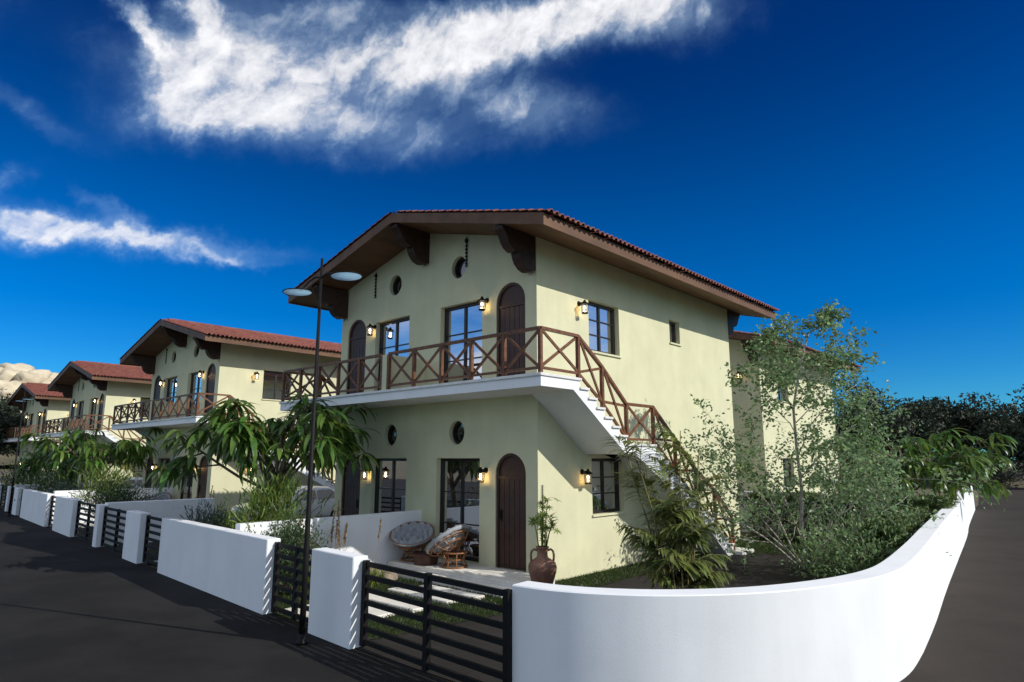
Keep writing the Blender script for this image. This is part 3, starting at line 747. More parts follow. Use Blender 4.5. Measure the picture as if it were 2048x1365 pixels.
def lawn():
    n = 230000
    x = rs.uniform(-3.65, 5.3, n); y = rs.uniform(-4.8, 11.4, n)
    k = inside(LAWN[0], x + rs.normal(0, .05, n), y + rs.normal(0, .05, n))
    for x0, y0, x1, y1 in ((-3.64, -1.42, .42, 0), (-1.75, -3.98, -.05, -3.5), (-1.72, -3.22, .02, -2.72), (-1.7, -2.45, -.02, -2.05), (-1.5, -1.86, .1, -1.62), (-1.72, -4.64, -.25, -4.0), (-3.9, -5, -3.6, 0), (.0, 6.8, 1.35, 7.6)):
        k &= ~((x > x0+.01) & (x < x1-.01) & (y > y0+.01) & (y < y1-.01))
    k &= ~((x < 0.02) & (y > -.02))
    x, y = x[k], y[k]; n = len(x); h = rs.uniform(.025, .06, n)*(1+.5*rs.rand(n)**4); a = rs.uniform(0, 6.283, n); w = rs.uniform(.003, .006, n); le = rs.uniform(.2, .9, n)*h; b_ = rs.uniform(0, 6.283, n)
    dx, dy = np.cos(a)*w, np.sin(a)*w; ox, oy = np.cos(b_)*le, np.sin(b_)*le
    V = np.stack([np.stack([x-dx, y-dy, np.zeros(n)], 1), np.stack([x+dx, y+dy, np.zeros(n)], 1), np.stack([x+ox*.4+dx*.6, y+oy*.4+dy*.6, h*.65], 1), np.stack([x+ox, y+oy, h], 1)], 1).reshape(-1, 3)
    F = np.arange(n*4).reshape(-1, 4)
    o = link('grass', arr_mesh('grass', V, F, 'grass_blade')); tag(o, 'short green lawn grass round the patio and along the villa wall', 'grass', kind='stuff')
lawn()

# ================================================================== STREET LAMPS
def street_lamp(loc, label):
    r_ = empty('street_lamp', loc)
    m = MB(); m.tube([(0, 0, 0), (0, 0, .9), (0, 0, 5.5)], [.046, .04, .02], 12); m.lathe([(.09, 0), (.09, .02), (.055, .04), (.05, .12)], 14); m.build('pole', 'black_metal', r_, smooth=True)
    for s_ in (-1, 1):
        m = MB(); m.tube([(s_*.02, 0, 5.2), (s_*.16, 0, 5.235), (s_*.34, 0, 5.2), (s_*.5, 0, 5.13)], .013, 8); m.build('arm', 'black_metal', r_, smooth=True)
        h = MB(lambda x, y, z: (s_*.68+x*1.0, y*.85, 5.09+z)); h.tube([(.25*math.cos(2*math.pi*k/28), .25*math.sin(2*math.pi*k/28), 0) for k in range(28)], .009, 6, True); hd = h.build('lamp_head', 'black_metal', r_, smooth=True)
        h = MB(lambda x, y, z: (s_*.68+x*1.0, y*.85, 5.09+z)); h.lathe([(.01, -.012), (.24, -.006), (.24, .006), (.01, .02)], 28); h.build('lamp_lens', 'lamp_lens', hd, smooth=True)
    return tag(r_, label, 'street lamp', 'twin-armed street lamps on thin black poles')
street_lamp((.25, -5.36, 0), 'tall thin black street lamp with two pale discs in front of the nearest villa')
street_lamp((-27.3, -3.62, 0), 'distant thin black street lamp near the left picture edge')

# ================================================================== FURNITURE
def papasan(loc, rz, label, tilt=32):
    c = empty('papasan_chair', loc, rz)
    m = MB(); ring = lambda r, z, n=20: [(r*math.cos(2*math.pi*k/n), r*math.sin(2*math.pi*k/n), z) for k in range(n)]
    m.tube(ring(.27, .02), .018, 6, True); m.tube(ring(.20, .17), .014, 6, True); m.tube(ring(.26, .31), .018, 6, True)
    for k in range(8):
        a = 2*math.pi*k/8; m.tube([(.27*math.cos(a), .27*math.sin(a), .02), (.2*math.cos(a), .2*math.sin(a), .17), (.26*math.cos(a), .26*math.sin(a), .31)], .014, 6)
    m.build('base', 'rattan', c, smooth=True)
    T = Matrix.Translation((0, -.02, .33)) @ Matrix.Rotation(R(tilt), 4, 'X') @ Matrix.Translation((0, 0, .02))
    X = lambda x, y, z: T @ Vector((x, y, z))
    Rb = .47
    def bowl(a, e): return (Rb*math.sin(e)*math.cos(a)*1.06, Rb*math.sin(e)*math.sin(a)*1.06, .30*(1-math.cos(e)))
    m = MB(X)
    for e in (.35, .75, 1.15, 1.5): m.tube([bowl(2*math.pi*k/24, e) for k in range(24)], .015 if e < 1.4 else .022, 6, True)
    for k in range(12):
        a = 2*math.pi*k/12; m.tube([bowl(a, .2+1.3*j/5) for j in range(6)], .012, 6)
    m.build('bowl_frame', 'rattan', c, smooth=True)
    n, q = 84, 23; V = []; F = []
    for j in range(q+1):
        for k in range(n):
            a = 2*math.pi*k/n; r_ = .49*min(1, j/(q-3)); e = r_/Rb*1.25
            base = .30*(1-math.cos(min(1.5, e)))
            rr = j/(q-3); ri = int(rr*3.999); na = (1, 6, 10, 14)[min(3, ri)]
            tuft = abs(math.sin(a*na/2 + ri*.6))**.6*abs(math.sin(rr*4*math.pi))**.6 if ri else abs(math.sin(rr*4*math.pi))**.6
            if j <= q-3: z = base + .02 + .15*tuft
            elif j == q-2: z = base + .08; r_ += .03
            elif j == q-1: z = base + .03; r_ += .025
            else: z = base - .0; r_ -= .02
            V.append(tuple(X(r_*math.cos(a), r_*math.sin(a), z)))
    for j in range(q):
        for k in range(n): F.append((j*n+k, j*n+(k+1) % n, (j+1)*n+(k+1) % n, (j+1)*n+k))
    link('cushion', arr_mesh('cushion', V, F, 'cushion', True), None, c)
    return tag(c, label, 'chair', 'round rattan papasan chairs')
papasan((-3.27, -.55, .215), R(35), 'round rattan chair with tufted grey cushion beside the white divider wall', 24)
papasan((-1.85, -.58, .215), R(-78), 'round rattan chair turned sideways before the glass door of the nearest villa', 38)
papasan((-21.1+.0, .35, .2), R(40), 'round cushioned chair on the second villa patio, seen over the white wall')
t_ = empty('low_table', (-2.62, -.72, .215))
m = MB(); n = 8
m.add([(r_*math.cos(2*math.pi*(k+.5)/n), r_*math.sin(2*math.pi*(k+.5)/n), z) for r_, z in ((.26, 0), (.31, .2)) for k in range(n)], [(k, (k+1) % n, n+(k+1) % n, n+k) for k in range(n)] + [tuple(range(n))[::-1], tuple(range(n, 2*n))]); m.build('table_base', 'table_wood', t_, bevel=.01)
m = MB(); m.lathe([(.33, .201), (.34, .215), (.33, .235), (.01, .236)], 24); m.build('table_top', 'table_wood', t_)
tag(t_, 'low dark wooden drum table between the two round chairs', 'table')

# urn with lupin
u = empty('urn', (.62, -.62, .0))
m = MB(); m.lathe([(.13, 0), (.14, .02), (.17, .12), (.225, .28), (.265, .42), (.27, .5), (.245, .57), (.18, .62), (.12, .655), (.098, .70), (.10, .78), (.115, .83), (.13, .845), (.125, .86), (.10, .855), (.085, .80)], 32); m.build('body', 'terracotta_pot', u, smooth=True)
for s_ in (-1, 1):
    cs, sn = math.cos(R(42.4)), math.sin(R(42.4))
    pts = [(s_*r_*cs, s_*r_*sn, z) for r_, z in ((.1, .79), (.16, .81), (.2, .775), (.215, .72), (.215, .65), (.205, .58))]
    m = MB(); m.tube(pts, .022, 8); m.build('handle', 'terracotta_pot', u, smooth=True)
tag(u, 'brown clay urn with two handles at the corner of the nearest villa', 'urn')
def lupin(loc):
    p = empty('lupin_plant', loc); rnd = random.Random(8)
    m = MB(); stems = []
    for k in range(9):
        a = rnd.uniform(0, 6.28); r_ = rnd.uniform(.02, .07); h = rnd.uniform(.25, .75); l = rnd.uniform(.05, .26)
        stems.append((Vector((r_*math.cos(a), r_*math.sin(a), -.12)), Vector((l*math.cos(a), l*math.sin(a), h))))
    for s_, e in stems: m.tube([s_, s_.lerp(e, .5)+Vector((0, 0, .05)), e], [.011, .009, .006], 6)
    m.tube([(0, 0, -.12), (.0, .01, .5), (.01, .0, 1.02)], [.012, .01, .007], 6)
    m.build('stem', 'lupin_leaf', p, smooth=True)
    mats, pos, ch = [], [], []
    nodes = [(e, 1.0) for _, e in stems] + [(Vector((.01, 0, z)), .9) for z in (.2, .35, .48, .6, .7)]
    for e, sc in nodes:
        for q in range(3):
            ax = Vector((rnd.gauss(0, .6), rnd.gauss(0, .6), 1)).normalized(); c0 = e + Vector((rnd.gauss(0, .05), rnd.gauss(0, .05), rnd.gauss(0, .05)))
            t1 = ax.orthogonal().normalized(); t2 = ax.cross(t1)
            for k in range(9):
                an = 2*math.pi*k/9; d = t1*math.cos(an)+t2*math.sin(an)+ax*.25
                mats.append(frame_mat(d, ax, .115*sc*rnd.uniform(.8, 1.1))); pos.append(c0); ch.append(rnd.randint(0, 1))
    link('leaves', join_inst('leaves', [lance(.3, .2, .11, 3), lance(.8, .2, .11, 3)], mats, pos, ch, 'lupin_leaf'), None, p)
    mats, pos = [], []
    for k in range(90):
        z = .72 + .30*k/90; r_ = .032*(1-.7*k/90); a = k*2.4
        d = Vector((math.cos(a), math.sin(a), .35)); mats.append(frame_mat(d, (0, 0, 1), .04, .05)); pos.append((.01+r_*.3*math.cos(a), r_*.3*math.sin(a), z))
    link('flower_spike', join_inst('flower_spike', OVATE[:1], mats, pos, [0]*90, 'lupin_flower'), None, p)
    tag(p, 'lupin with purple flower spike and fan leaves growing in the clay urn', 'plant')
lupin((.62, -.62, .85)); D.objects['lupin_plant'].scale = (1.1, 1.1, 1.12)
# boulder
def boulder(loc, r_, label):
    bm = bmesh.new(); bmesh.ops.create_icosphere(bm, subdivisions=4, radius=r_)
    for v in bm.verts:
        k = mnoise.fractal(v.co*4.2+Vector((3, 1, 7)), 1, 2, 4); v.co *= 1+.28*k; v.co.z *= .7
    me = D.meshes.new('boulder'); bm.to_mesh(me); bm.free(); me.shade_smooth(); o = link('boulder', me, 'rock'); o.location = loc; tag(o, label, 'boulder', 'garden boulders')
boulder((-3.05, -1.85, .1), .28, 'brown boulder lying at the left end of the patio step')
boulder((-2.55, -1.75, .06), .18, 'smaller dark boulder beside the brown one at the patio step')

# ================================================================== CARS
def make_car(name='parked_car'):
    c = empty(name)
    S = [(-2.15, .62, .35, .62, .62, .5), (-2.1, .78, .24, .74, .74, .55), (-1.7, .86, .2, .82, .83, .6), (-1.0, .89, .18, .90, .92, .68), (-.75, .89, .18, .92, .98, .70), (0.05, .89, .18, .93, 1.38, .62),
         (.5, .89, .18, .94, 1.43, .61), (1.1, .89, .18, .95, 1.40, .60), (1.75, .87, .2, .97, 1.06, .62), (2.0, .84, .24, .96, .99, .60), (2.16, .74, .32, .86, .86, .5), (2.2, .62, .4, .7, .7, .45)]
    V = []; n = 12
    for y, w, zb, zbelt, zr, wr in S:
        half = [(w*.86, zb), (w, zb+.14), (w*1.01, (zb+zbelt)/2), (w*.97, zbelt), (wr+.04, zr-.05 if zr > zbelt+.05 else zbelt+.004), (wr*.8, zr+.006)]
        V += [(x, y, z) for x, z in half] + [(-x, y, z) for x, z in half[::-1]]
    F = [(i*n+k, i*n+(k+1) % n, (i+1)*n+(k+1) % n, (i+1)*n+k) for i in range(len(S)-1) for k in range(n)]
    m = MB(); m.add(V, F + [tuple(range(n))[::-1], tuple(range((len(S)-1)*n, len(S)*n))])
    body = m.build('body', 'car_paint', c, smooth=True); body.data.set_sharp_from_angle(angle=R(35))
    for s_ in (-1, 1):
        for y0, y1, ya, yb in ((-.55, .42, -.12+.1, .42), (.48, 1.55, .48, 1.12)):
            m = MB(); zt0 = 1.30; m.add([(s_*.875, y0, .96), (s_*.875, y1, .98), (s_*.685, yb, zt0), (s_*.685, ya, zt0), (s_*.855, y0, .96), (s_*.855, y1, .98), (s_*.665, yb, zt0), (s_*.665, ya, zt0)],
                            [(0, 1, 2, 3), (4, 5, 6, 7), (0, 1, 5, 4), (1, 2, 6, 5), (2, 3, 7, 6), (3, 0, 4, 7)]); m.build('window', 'car_glass', c)
        m = MB(); m.box(s_*.9-.09, -.62, .93, s_*.9+.09, -.5, 1.05); m.build('wing_mirror', 'car_paint', c, bevel=.03)
        m = MB(); m.box(s_*.62-.14, -2.14, .56, s_*.62+.14, -2.04, .70); m.build('headlight', 'chrome', c, bevel=.02)
        m = MB(); m.box(s_*.64-.14, 2.1, .68, s_*.64+.14, 2.18, .84); m.build('tail_light', 'red_glass', c, bevel=.02)
        for yy in (-1.32, 1.32):
            Tw = lambda x, y, z, yy=yy, s_=s_: (s_*.80 + z*s_, yy + x, .31 + y)
            m = MB(Tw); m.lathe([(.2, -.1), (.29, -.1), (.31, -.06), (.31, .07), (.29, .1), (.2, .1)], 24); w_ = m.build('wheel', 'rubber', c, smooth=True)
            m = MB(Tw); m.lathe([(.01, .06), (.06, .09), (.18, .075), (.2, .101)], 20); m.build('rim', 'chrome', w_, smooth=True)
    m = MB(); m.add([(-.70, -.72, 1.0), (.70, -.72, 1.0), (.56, .02, 1.385), (-.56, .02, 1.385), (-.7, -.70, .97), (.7, -.70, .97), (.56, .04, 1.36), (-.56, .04, 1.36)], [(0, 1, 2, 3), (4, 5, 6, 7), (0, 1, 5, 4), (1, 2, 6, 5), (2, 3, 7, 6), (3, 0, 4, 7)]); m.build('windscreen', 'car_glass', c)
    return c
car = make_car(); car.location = (-14.85, 3.0, 0); tag(car, 'white parked car beside the nearest villa, behind the drooping tree', 'car', 'white cars parked on the driveways')
c2 = copy_tree(car); c2.location = (-33.2, 2.6, 0); c2['label'] = 'white parked car further up the street, in front of the third villa'

# ================================================================== VEGETATION
def limb(m, p, d, L_, r0, r1, rnd, segs=5, bend=.15, n=7):
    pts = [Vector(p)]; d = Vector(d).normalized()
    for i in range(segs):
        d = (d + Vector((rnd.gauss(0, bend), rnd.gauss(0, bend), rnd.gauss(0, bend)*.6))).normalized(); pts.append(pts[-1] + d*L_/segs)
    m.tube(pts, [r0+(r1-r0)*i/segs for i in range(segs+1)], n); return pts
def rdir(rnd, zmin=-1., zmax=1.):
    z = rnd.uniform(zmin, zmax); a = rnd.uniform(0, 6.2832); r_ = math.sqrt(max(0, 1-z*z)); return Vector((r_*math.cos(a), r_*math.sin(a), z))

def drooping(seed, H=3.7, spread=2.1, nbr=14):
    rnd = random.Random(seed); m = MB(); tips = []
    trunk = limb(m, (0, 0, -.05), (.05, .02, 1), H*.42, .085, .06, rnd, 5, .07)
    for i in range(nbr):
        a = 2*math.pi*i/nbr + rnd.uniform(-.2, .2); t = trunk[-1] if i % 2 else trunk[-2]
        out = rnd.uniform(.5, 1.25)
        p1 = limb(m, t, (math.cos(a)*out, math.sin(a)*out, 1), H*rnd.uniform(.26, .38), .042, .026, rnd, 4, .1, 6)
        for j in range(3):
            b_ = a + rnd.uniform(-.9, .9)
            p2 = limb(m, p1[-1 if j else -2], (math.cos(b_)*.9, math.sin(b_)*.9, rnd.uniform(-.45, .8)), spread*rnd.uniform(.32, .62), .022, .01, rnd, 4, .16, 5)
            tips += [(p2[-1], (p2[-1]-p2[-2]).normalized(), 1.0), (p2[2], (p2[2]-p2[1]).normalized(), .7)]
    leaves = []
    for p, d, k in tips:
        for q in range(int(13*k)):
            a = rnd.uniform(0, 6.2832); o = Vector((math.cos(a), math.sin(a), 0))
            dd = (o + d*.35 + Vector((0, 0, rnd.uniform(-.75, .25)))).normalized(); L_ = rnd.uniform(.42, .74)
            leaves.append((p + Vector((rnd.gauss(0, .05), rnd.gauss(0, .05), rnd.gauss(0, .05))), dd, (Vector((0, 0, 1)) + o*.5).normalized(), L_, rnd.choice((1, 2, 2, 3, 3))))
    return m, leaves
LME = None
def tree_mango(loc, seed, label, single=0, **kw):
    global LME
    m, leaves = drooping(seed, **kw)
    if single: leaves = [l for l in leaves if not (l[0].x*.738+l[0].y*.674 > -.35 and l[0].z < 2.45)]
    r_ = empty('drooping_tree', loc); m.build('trunk', 'bark', r_, smooth=True)
    rnd = random.Random(seed+1)
    if single:
        if LME is None: LME = [arr_mesh('leaf', v, f, 'mango_leaf', True) for v, f in LANCE]
        cd_ = (Vector(cam.location) - Vector(loc)); leaves.sort(key=lambda l: -(l[0].dot(cd_.normalized())+l[3]*2))
        for p, d, n_, L_, c in leaves[:single]:
            o = link('leaf', LME[c], None, r_); M3 = Matrix([list(r) for r in frame_mat(d, n_, L_, L_*.9)]); o.matrix_basis = Matrix.Translation(p) @ M3.to_4x4()
        leaves = leaves[single:]
    o = link('crown', join_inst('crown', LANCE, [frame_mat(d, n_, L_, L_*.9) for p, d, n_, L_, c in leaves], [tuple(l[0]) for l in leaves], [l[4] for l in leaves], 'mango_leaf', True), None, r_)
    if single: o['kind'] = 'stuff'
    return tag(r_, label, 'tree', 'drooping long-leaved trees')
tree_mango((-5.75, -2.7, 0), 11, 'drooping long-leaved tree behind the longest white garden wall', 290, H=5.0, spread=1.75, nbr=18)
tree_mango((-22.9, -1.65, 0), 23, 'drooping long-leaved tree in front of the second and third villas', H=4.7, spread=1.9)
tree_mango((-29.5, -1.2, 0), 31, 'drooping long-leaved tree next to the far lamp post', H=4.4, spread=1.9)
tree_mango((3.75, 13.5, 0), 45, 'drooping long-leaved tree overhanging the far end of the curved white wall', H=4.1, spread=3.0, nbr=20)

def leafy(name, loc, seed, rx, ry, z0, z1, nl, size, variants, m, label, cat='shrub', group=None, stems=7, up=.4, bark='bark', stem_h=.6, out=.5):
    """shrub: stems + leaves spread through an uneven ellipsoid volume"""
    rnd = random.Random(seed); r_ = empty(name, loc); mb = MB(); nodes = []
    for i in range(stems):
        a = 2*math.pi*i/stems+rnd.uniform(-.3, .3)
        p = limb(mb, (rnd.gauss(0, .05), rnd.gauss(0, .05), -.03), (math.cos(a)*out, math.sin(a)*out, 1), z1*rnd.uniform(stem_h, stem_h+.3), .014, .005, rnd, 5, .12, 5)
        nodes += p[1:]
        for j in range(4):
            q = limb(mb, p[rnd.randint(1, 5)], (math.cos(a+rnd.gauss(0, 1)), math.sin(a+rnd.gauss(0, 1)), .8), z1*.3, .007, .003, rnd, 3, .2, 4); nodes += q
    mb.build('stems', bark, r_, smooth=True)
    cl = []
    while len(cl) < 46:
        d = rdir(rnd)*rnd.random()**.45; k = 1+.25*mnoise.noise(d*2+Vector((seed, 0, 0)))
        cl.append(Vector((d.x*rx*k, d.y*ry*k, (z0+z1)/2+d.z*(z1-z0)/2*k)))
    mats, pos, ch = [], [], []; sp = .22*(rx+ry)/2+.03
    for i in range(nl):
        c0 = rnd.choice(cl) if rnd.random() < .8 else rnd.choice(nodes)
        p = c0 + Vector((rnd.gauss(0, sp), rnd.gauss(0, sp), rnd.gauss(0, sp)))
        if p.z < .02: continue
        d = (p - Vector((0, 0, z0)))*.6 + rdir(rnd)*.6 + Vector((0, 0, up)); mats.append(frame_mat(d, rdir(rnd, 0, 1), size*rnd.uniform(.6, 1.25))); pos.append(tuple(p)); ch.append(rnd.randrange(len(variants)))
    link('foliage', join_inst('foliage', variants, mats, pos, ch, m), None, r_)
    return tag(r_, label, cat, group)
BAM = [lance(x, .12, .07, 3) for x in (.5, 1.1)]
leafy('bamboo_bush', (-4.35, -3.55, 0), 3, .62, .55, .35, 1.95, 2900, .24, BAM, 'bamboo_leaf', 'bright yellow-green feathery bush in front of the drooping tree trunk', stems=9)
leafy('small_leaf_bush', (-2.75, -3.9, 0), 4, .5, .42, .15, 1.2, 5200, .06, SMALL, 'dark_leaf', 'dark small-leaved bush left of the divider wall by the lamp post')
leafy('small_leaf_bush', (-3.35, -3.55, 0), 14, .42, .4, .15, 1.3, 3800, .06, SMALL, 'hedge_leaf', 'small-leaved green bush close to the narrow gate and divider wall')
leafy('silver_bush', (-7.4, -3.4, 0), 5, .55, .5, .2, 1.3, 2600, .16, BAM, 'silver_leaf', 'silvery dark narrow-leaved bush behind the far half of the longest wall')
leafy('silver_bush', (-6.4, -3.7, 0), 15, .4, .35, .2, 1.15, 1100, .055, SMALL, 'dark_leaf', 'low dark bush peeping over the middle of the longest wall')
leafy('round_shrub', (-14.6, -3.1, 0), 6, .85, .8, .45, 1.75, 4200, .075, SMALL, 'dark_leaf', 'round dark shrub rising behind the wide gate left of the slim end pillar')
leafy('bamboo_bush', (-18.3, -2.6, 0), 7, .75, .7, .6, 2.1, 2000, .22, BAM, 'bamboo_leaf', 'yellow-green bush behind the wall left of the round shrub')
leafy('silver_bush', (-24.5, -2.1, 0), 8, .8, .7, .4, 1.7, 1700, .14, BAM, 'silver_leaf', 'grey-green bush behind the second villa garden wall')
leafy('round_shrub', (-27.4, -2.2, 0), 9, .9, .8, .5, 2.0, 1700, .12, SMALL, 'hedge_leaf', 'green shrub behind the small pillar by the far lamp post')
leafy('round_shrub', (-33.0, -2.0, 0), 10, 1.1, .9, .6, 2.4, 1900, .13, SMALL, 'hedge_leaf', 'green shrub at the left picture edge above the farthest gate')

def grass_clump(loc, seed, n, h, m, label, plumes=0, spread=.3):
    rnd = random.Random(seed); r_ = empty('ornamental_grass', loc); mats, pos, ch = [], [], []
    for i in range(n):
        a = rnd.uniform(0, 6.28); d = Vector((math.cos(a)*rnd.uniform(.1, .75), math.sin(a)*rnd.uniform(.1, .75), 1)); L_ = h*rnd.uniform(.6, 1.15)
        mats.append(frame_mat(d, (-math.cos(a), -math.sin(a), .6), L_, .22)); pos.append((rnd.gauss(0, spread*.4), rnd.gauss(0, spread*.4), 0)); ch.append(rnd.randint(0, 2))
    link('blades', join_inst('blades', STRIP, mats, pos, ch, m), None, r_)
    for k in range(plumes):
        a = rnd.uniform(0, 6.28); mb = MB(); H = rnd.uniform(1.0, 1.65); d = Vector((math.cos(a)*.12, math.sin(a)*.12, 1)); b_ = Vector((rnd.gauss(0, spread), rnd.gauss(0, spread), 0))
        mb.tube([b_, b_+d*H*.7, b_+d*H], [.004, .003, .002], 4)
        st = mb.build('plume', 'straw', r_); mats, pos = [], []
        for i in range(60):
            t = .68+.32*i/60; mats.append(frame_mat(d + rdir(rnd)*.45, rdir(rnd), .06, .2)); pos.append(tuple(b_+d*H*t))
        link('seed_head', join_inst('seed_head', STRIP, mats, pos, [i % 3 for i in range(60)], 'straw'), None, st)
    return tag(r_, label, 'grass', 'ornamental grass clumps')
grass_clump((-3.15, -2.75, 0), 1, 420, .75, 'bamboo_leaf', 'tall ornamental grass with straw plumes against the divider wall', 11, .34)
grass_clump((-2.55, -2.55, 0), 2, 520, .55, 'lupin_leaf', 'low bright green grass clump in front of the divider wall', 0, .5)
grass_clump((-3.1, -3.3, 0), 6, 320, .5, 'lupin_leaf', 'bright green grass clump below the small-leaved bush', 0, .4)
grass_clump((-14.9, -.6, 0), 3, 260, .9, 'silver_leaf', 'plume grass beyond the white boundary wall', 8, .4)

# bamboo palm
def palm(loc, label):
    rnd = random.Random(21); r_ = empty('bamboo_palm', loc); fr = 0
    for s_ in range(11):
        a0 = 2*math.pi*s_/11 + rnd.uniform(-.2, .2); H = (1.4, 2.75, 1.9, 3.15, 2.5, 1.6, 2.9, 2.3, 2.65, 1.2, 2.0)[s_]*rnd.uniform(.95, 1.05); b_ = Vector((math.cos(a0)*.16, math.sin(a0)*.16, -.03))
        mb = MB(); cane = limb(mb, b_, (math.cos(a0)*.13, math.sin(a0)*.13, 1), H, .017, .010, rnd, 6, .035, 6); mb.build('cane', 'cane_bark', r_, smooth=True)
        nf = 5
        for k in range(nf):
            t = .12 + .88*(k+.3*rnd.random())/nf; i = min(5, int(t*6)); p = cane[i].lerp(cane[i+1], t*6-i)
            a = a0*.4 + k*2.4 + rnd.uniform(-.4, .4); out = Vector((math.cos(a), math.sin(a), 0)); L_ = rnd.uniform(.62, .92)
            pts = []; e0 = rnd.uniform(.85, 1.2) if k < nf-2 else rnd.uniform(1.1, 1.4)
            q = p.copy(); seg = 9
            for j in range(seg+1):
                pts.append(q.copy()); e = e0 - 1.25*(j/seg)**1.3; q = q + (out*math.cos(e)+Vector((0, 0, math.sin(e))))*L_/seg
            V = []; F = []; mats, pos, ch = [], [], []
            sd_ = out.cross(Vector((0, 0, 1)))
            for j in range(1, 14):
                tt = j/13.5; jj = min(seg-1, int(tt*seg)); pp = pts[jj].lerp(pts[jj+1], tt*seg-jj); dirn = (pts[jj+1]-pts[jj]).normalized()
                ll = .50*math.sin(math.pi*(.18+.75*tt))
                for sg in (-1, 1):
                    if tt < .12: continue
                    d = sd_*sg*.85 + dirn*.75 + Vector((0, 0, -.12+rnd.gauss(0, .1)))
                    mats.append(frame_mat(d, (0, 0, 1), ll*rnd.uniform(.85, 1.1))); pos.append(tuple(pp)); ch.append(rnd.randint(0, 2))
            me = join_inst('frond', [lance(x, .1, .095, 4) for x in (.5, .9, 1.3)], mats, pos, ch, 'palm_leaf')
            o = link('frond', me, None, r_)
            mb = MB(); mb.tube(pts, [.006]*len(pts), 4); mb.build('rachis', 'cane_bark', o)
    return tag(r_, label, 'palm')
palm((3.05, .05, 0), 'feathery bamboo palm standing in front of the outside stairs')

# birch
def birch(loc, label, H=5.3):
    rnd = random.Random(77); r_ = empty('birch_tree', loc); m = MB(); tw = []
    def grow(p, d, L_, r0, lev):
        pts = limb(m, p, d, L_, r0, r0*.45, rnd, 6, .09 if lev == 0 else .16, 7 if lev < 2 else 4)
        if lev == 3: tw.extend(pts[1:]); return
        nb = (11, 6, 4)[lev]
        for i in range(nb):
            t = (.16 if lev == 0 else .25) + (.84 if lev == 0 else .75)*(i+rnd.random())/nb; k = min(5, int(t*6)); q = pts[k].lerp(pts[k+1], min(1, t*6-k)); dd = (pts[k+1]-pts[k]).normalized()
            a = i*2.4 + rnd.uniform(-.5, .5); side = dd.orthogonal().normalized(); side = side*math.cos(a) + dd.cross(side)*math.sin(a)
            nd = dd*.75 + side*rnd.uniform(.6, 1.0); nd.z += .15
            grow(q, nd, L_*((1-t*.72)*.52 if lev == 0 else .52)*rnd.uniform(.8, 1.15), r0*(.38 if lev == 0 else .5)*(1-.4*t), lev+1)
        if lev >= 1: tw.extend(pts[3:])
    grow(Vector((0, 0, -.05)), (-.10, -.02, 1), H*.95, .05, 0)
    for i in range(11):
        a = i*2.4+.3; k = (.45, .8, 1.2, 1.7)[i % 4]; grow(Vector((math.cos(a)*.1, math.sin(a)*.1, -.05)), (math.cos(a)*k, math.sin(a)*k, 1), H*rnd.uniform(.36, .52), .026, 1)
    m.build('trunk', 'birch_bark', r_, smooth=True)
    lv = []
    for p in tw:
        for q in range(rnd.choice((3, 4, 4, 5))):
            o = Vector((rnd.gauss(0, .07), rnd.gauss(0, .07), rnd.gauss(-.02, .07))); d = rdir(rnd); d.z = d.z*.5-.25
            lv.append((p+o, d, rdir(rnd, .1, 1), rnd.uniform(.068, .115), rnd.randint(0, 1)))
    lv.sort(key=lambda l: -l[0].z); n = 240
    lm = [arr_mesh('leaf', v, f, 'birch_leaf') for v, f in OVATE]
    for p, d, n_, L_, c in lv[:n]:
        o = link('leaf', lm[c], None, r_); o.matrix_basis = Matrix.Translation(p) @ Matrix([list(r) for r in frame_mat(d, n_, L_, L_*1.1)]).to_4x4()
    lv = lv[n:]
    o = link('crown', join_inst('crown', OVATE, [frame_mat(d, n_, L_, L_*1.1) for p, d, n_, L_, c in lv], [tuple(l[0]) for l in lv], [l[4] for l in lv], 'birch_leaf'), None, r_); o['kind'] = 'stuff'
    print('birch leaves', len(lv))
    return tag(r_, label, 'tree')
birch((3.3, 5.75, 0), 'young birch with pale branches in the corner garden by the curved wall', 5.9)

leafy('leafy_shrub', (4.75, 4.3, 0), 91, .95, 1.3, .12, 1.15, 3600, .085, SMALL, 'birch_leaf', 'low leafy shrub filling the corner between birch and curved wall')
# hedges
def hedge(loc, rz, L_, Dp, H, seed, label):
    rnd = random.Random(seed); r_ = empty('hedge', loc, rz); mb = MB()
    for i in range(int(L_*3)):
        x = (i+rnd.random())*L_/(int(L_*3)); p = limb(mb, (x, rnd.uniform(-.1, .1), 0), (rnd.gauss(0, .2), rnd.gauss(0, .2), 1), H*.85, .014, .005, rnd, 4, .12, 4)
    mb.build('stems', 'dark_bark', r_)
    mats, pos, ch = [], [], []
    for i in range(int(L_*3600)):
        x = rnd.uniform(-.1, L_+.1); e = rnd.random(); y = rnd.choice((-1, 1))*Dp/2*(1-e*e*.7); z = H*rnd.random()**.8
        if rnd.random() < .35: z = H*(1-.15*rnd.random()); y = rnd.uniform(-Dp/2, Dp/2)
        k = mnoise.noise(Vector((x*1.3, y*2, z*1.5+seed)))*.16; y *= 1+k*2; z *= 1+k; x += k
        mats.append(frame_mat(rdir(rnd)+Vector((0, 0, .4)), rdir(rnd), rnd.uniform(.06, .12))); pos.append((x, y, z)); ch.append(rnd.randint(0, 1))
    link('foliage', join_inst('foliage', SMALL, mats, pos, ch, 'hedge_leaf'), None, r_)
    tag(r_, label, 'hedge', 'clipped hedges of the corner garden')
hedge((-.1, 11.0, 0), 0, 5.4, .8, 1.38, 1, 'clipped green hedge in front of the low back wall')
hedge((5.2, 4.6, 0), R(96), 6.6, .6, 1.12, 2, 'hedge running along the inside of the curved white wall')

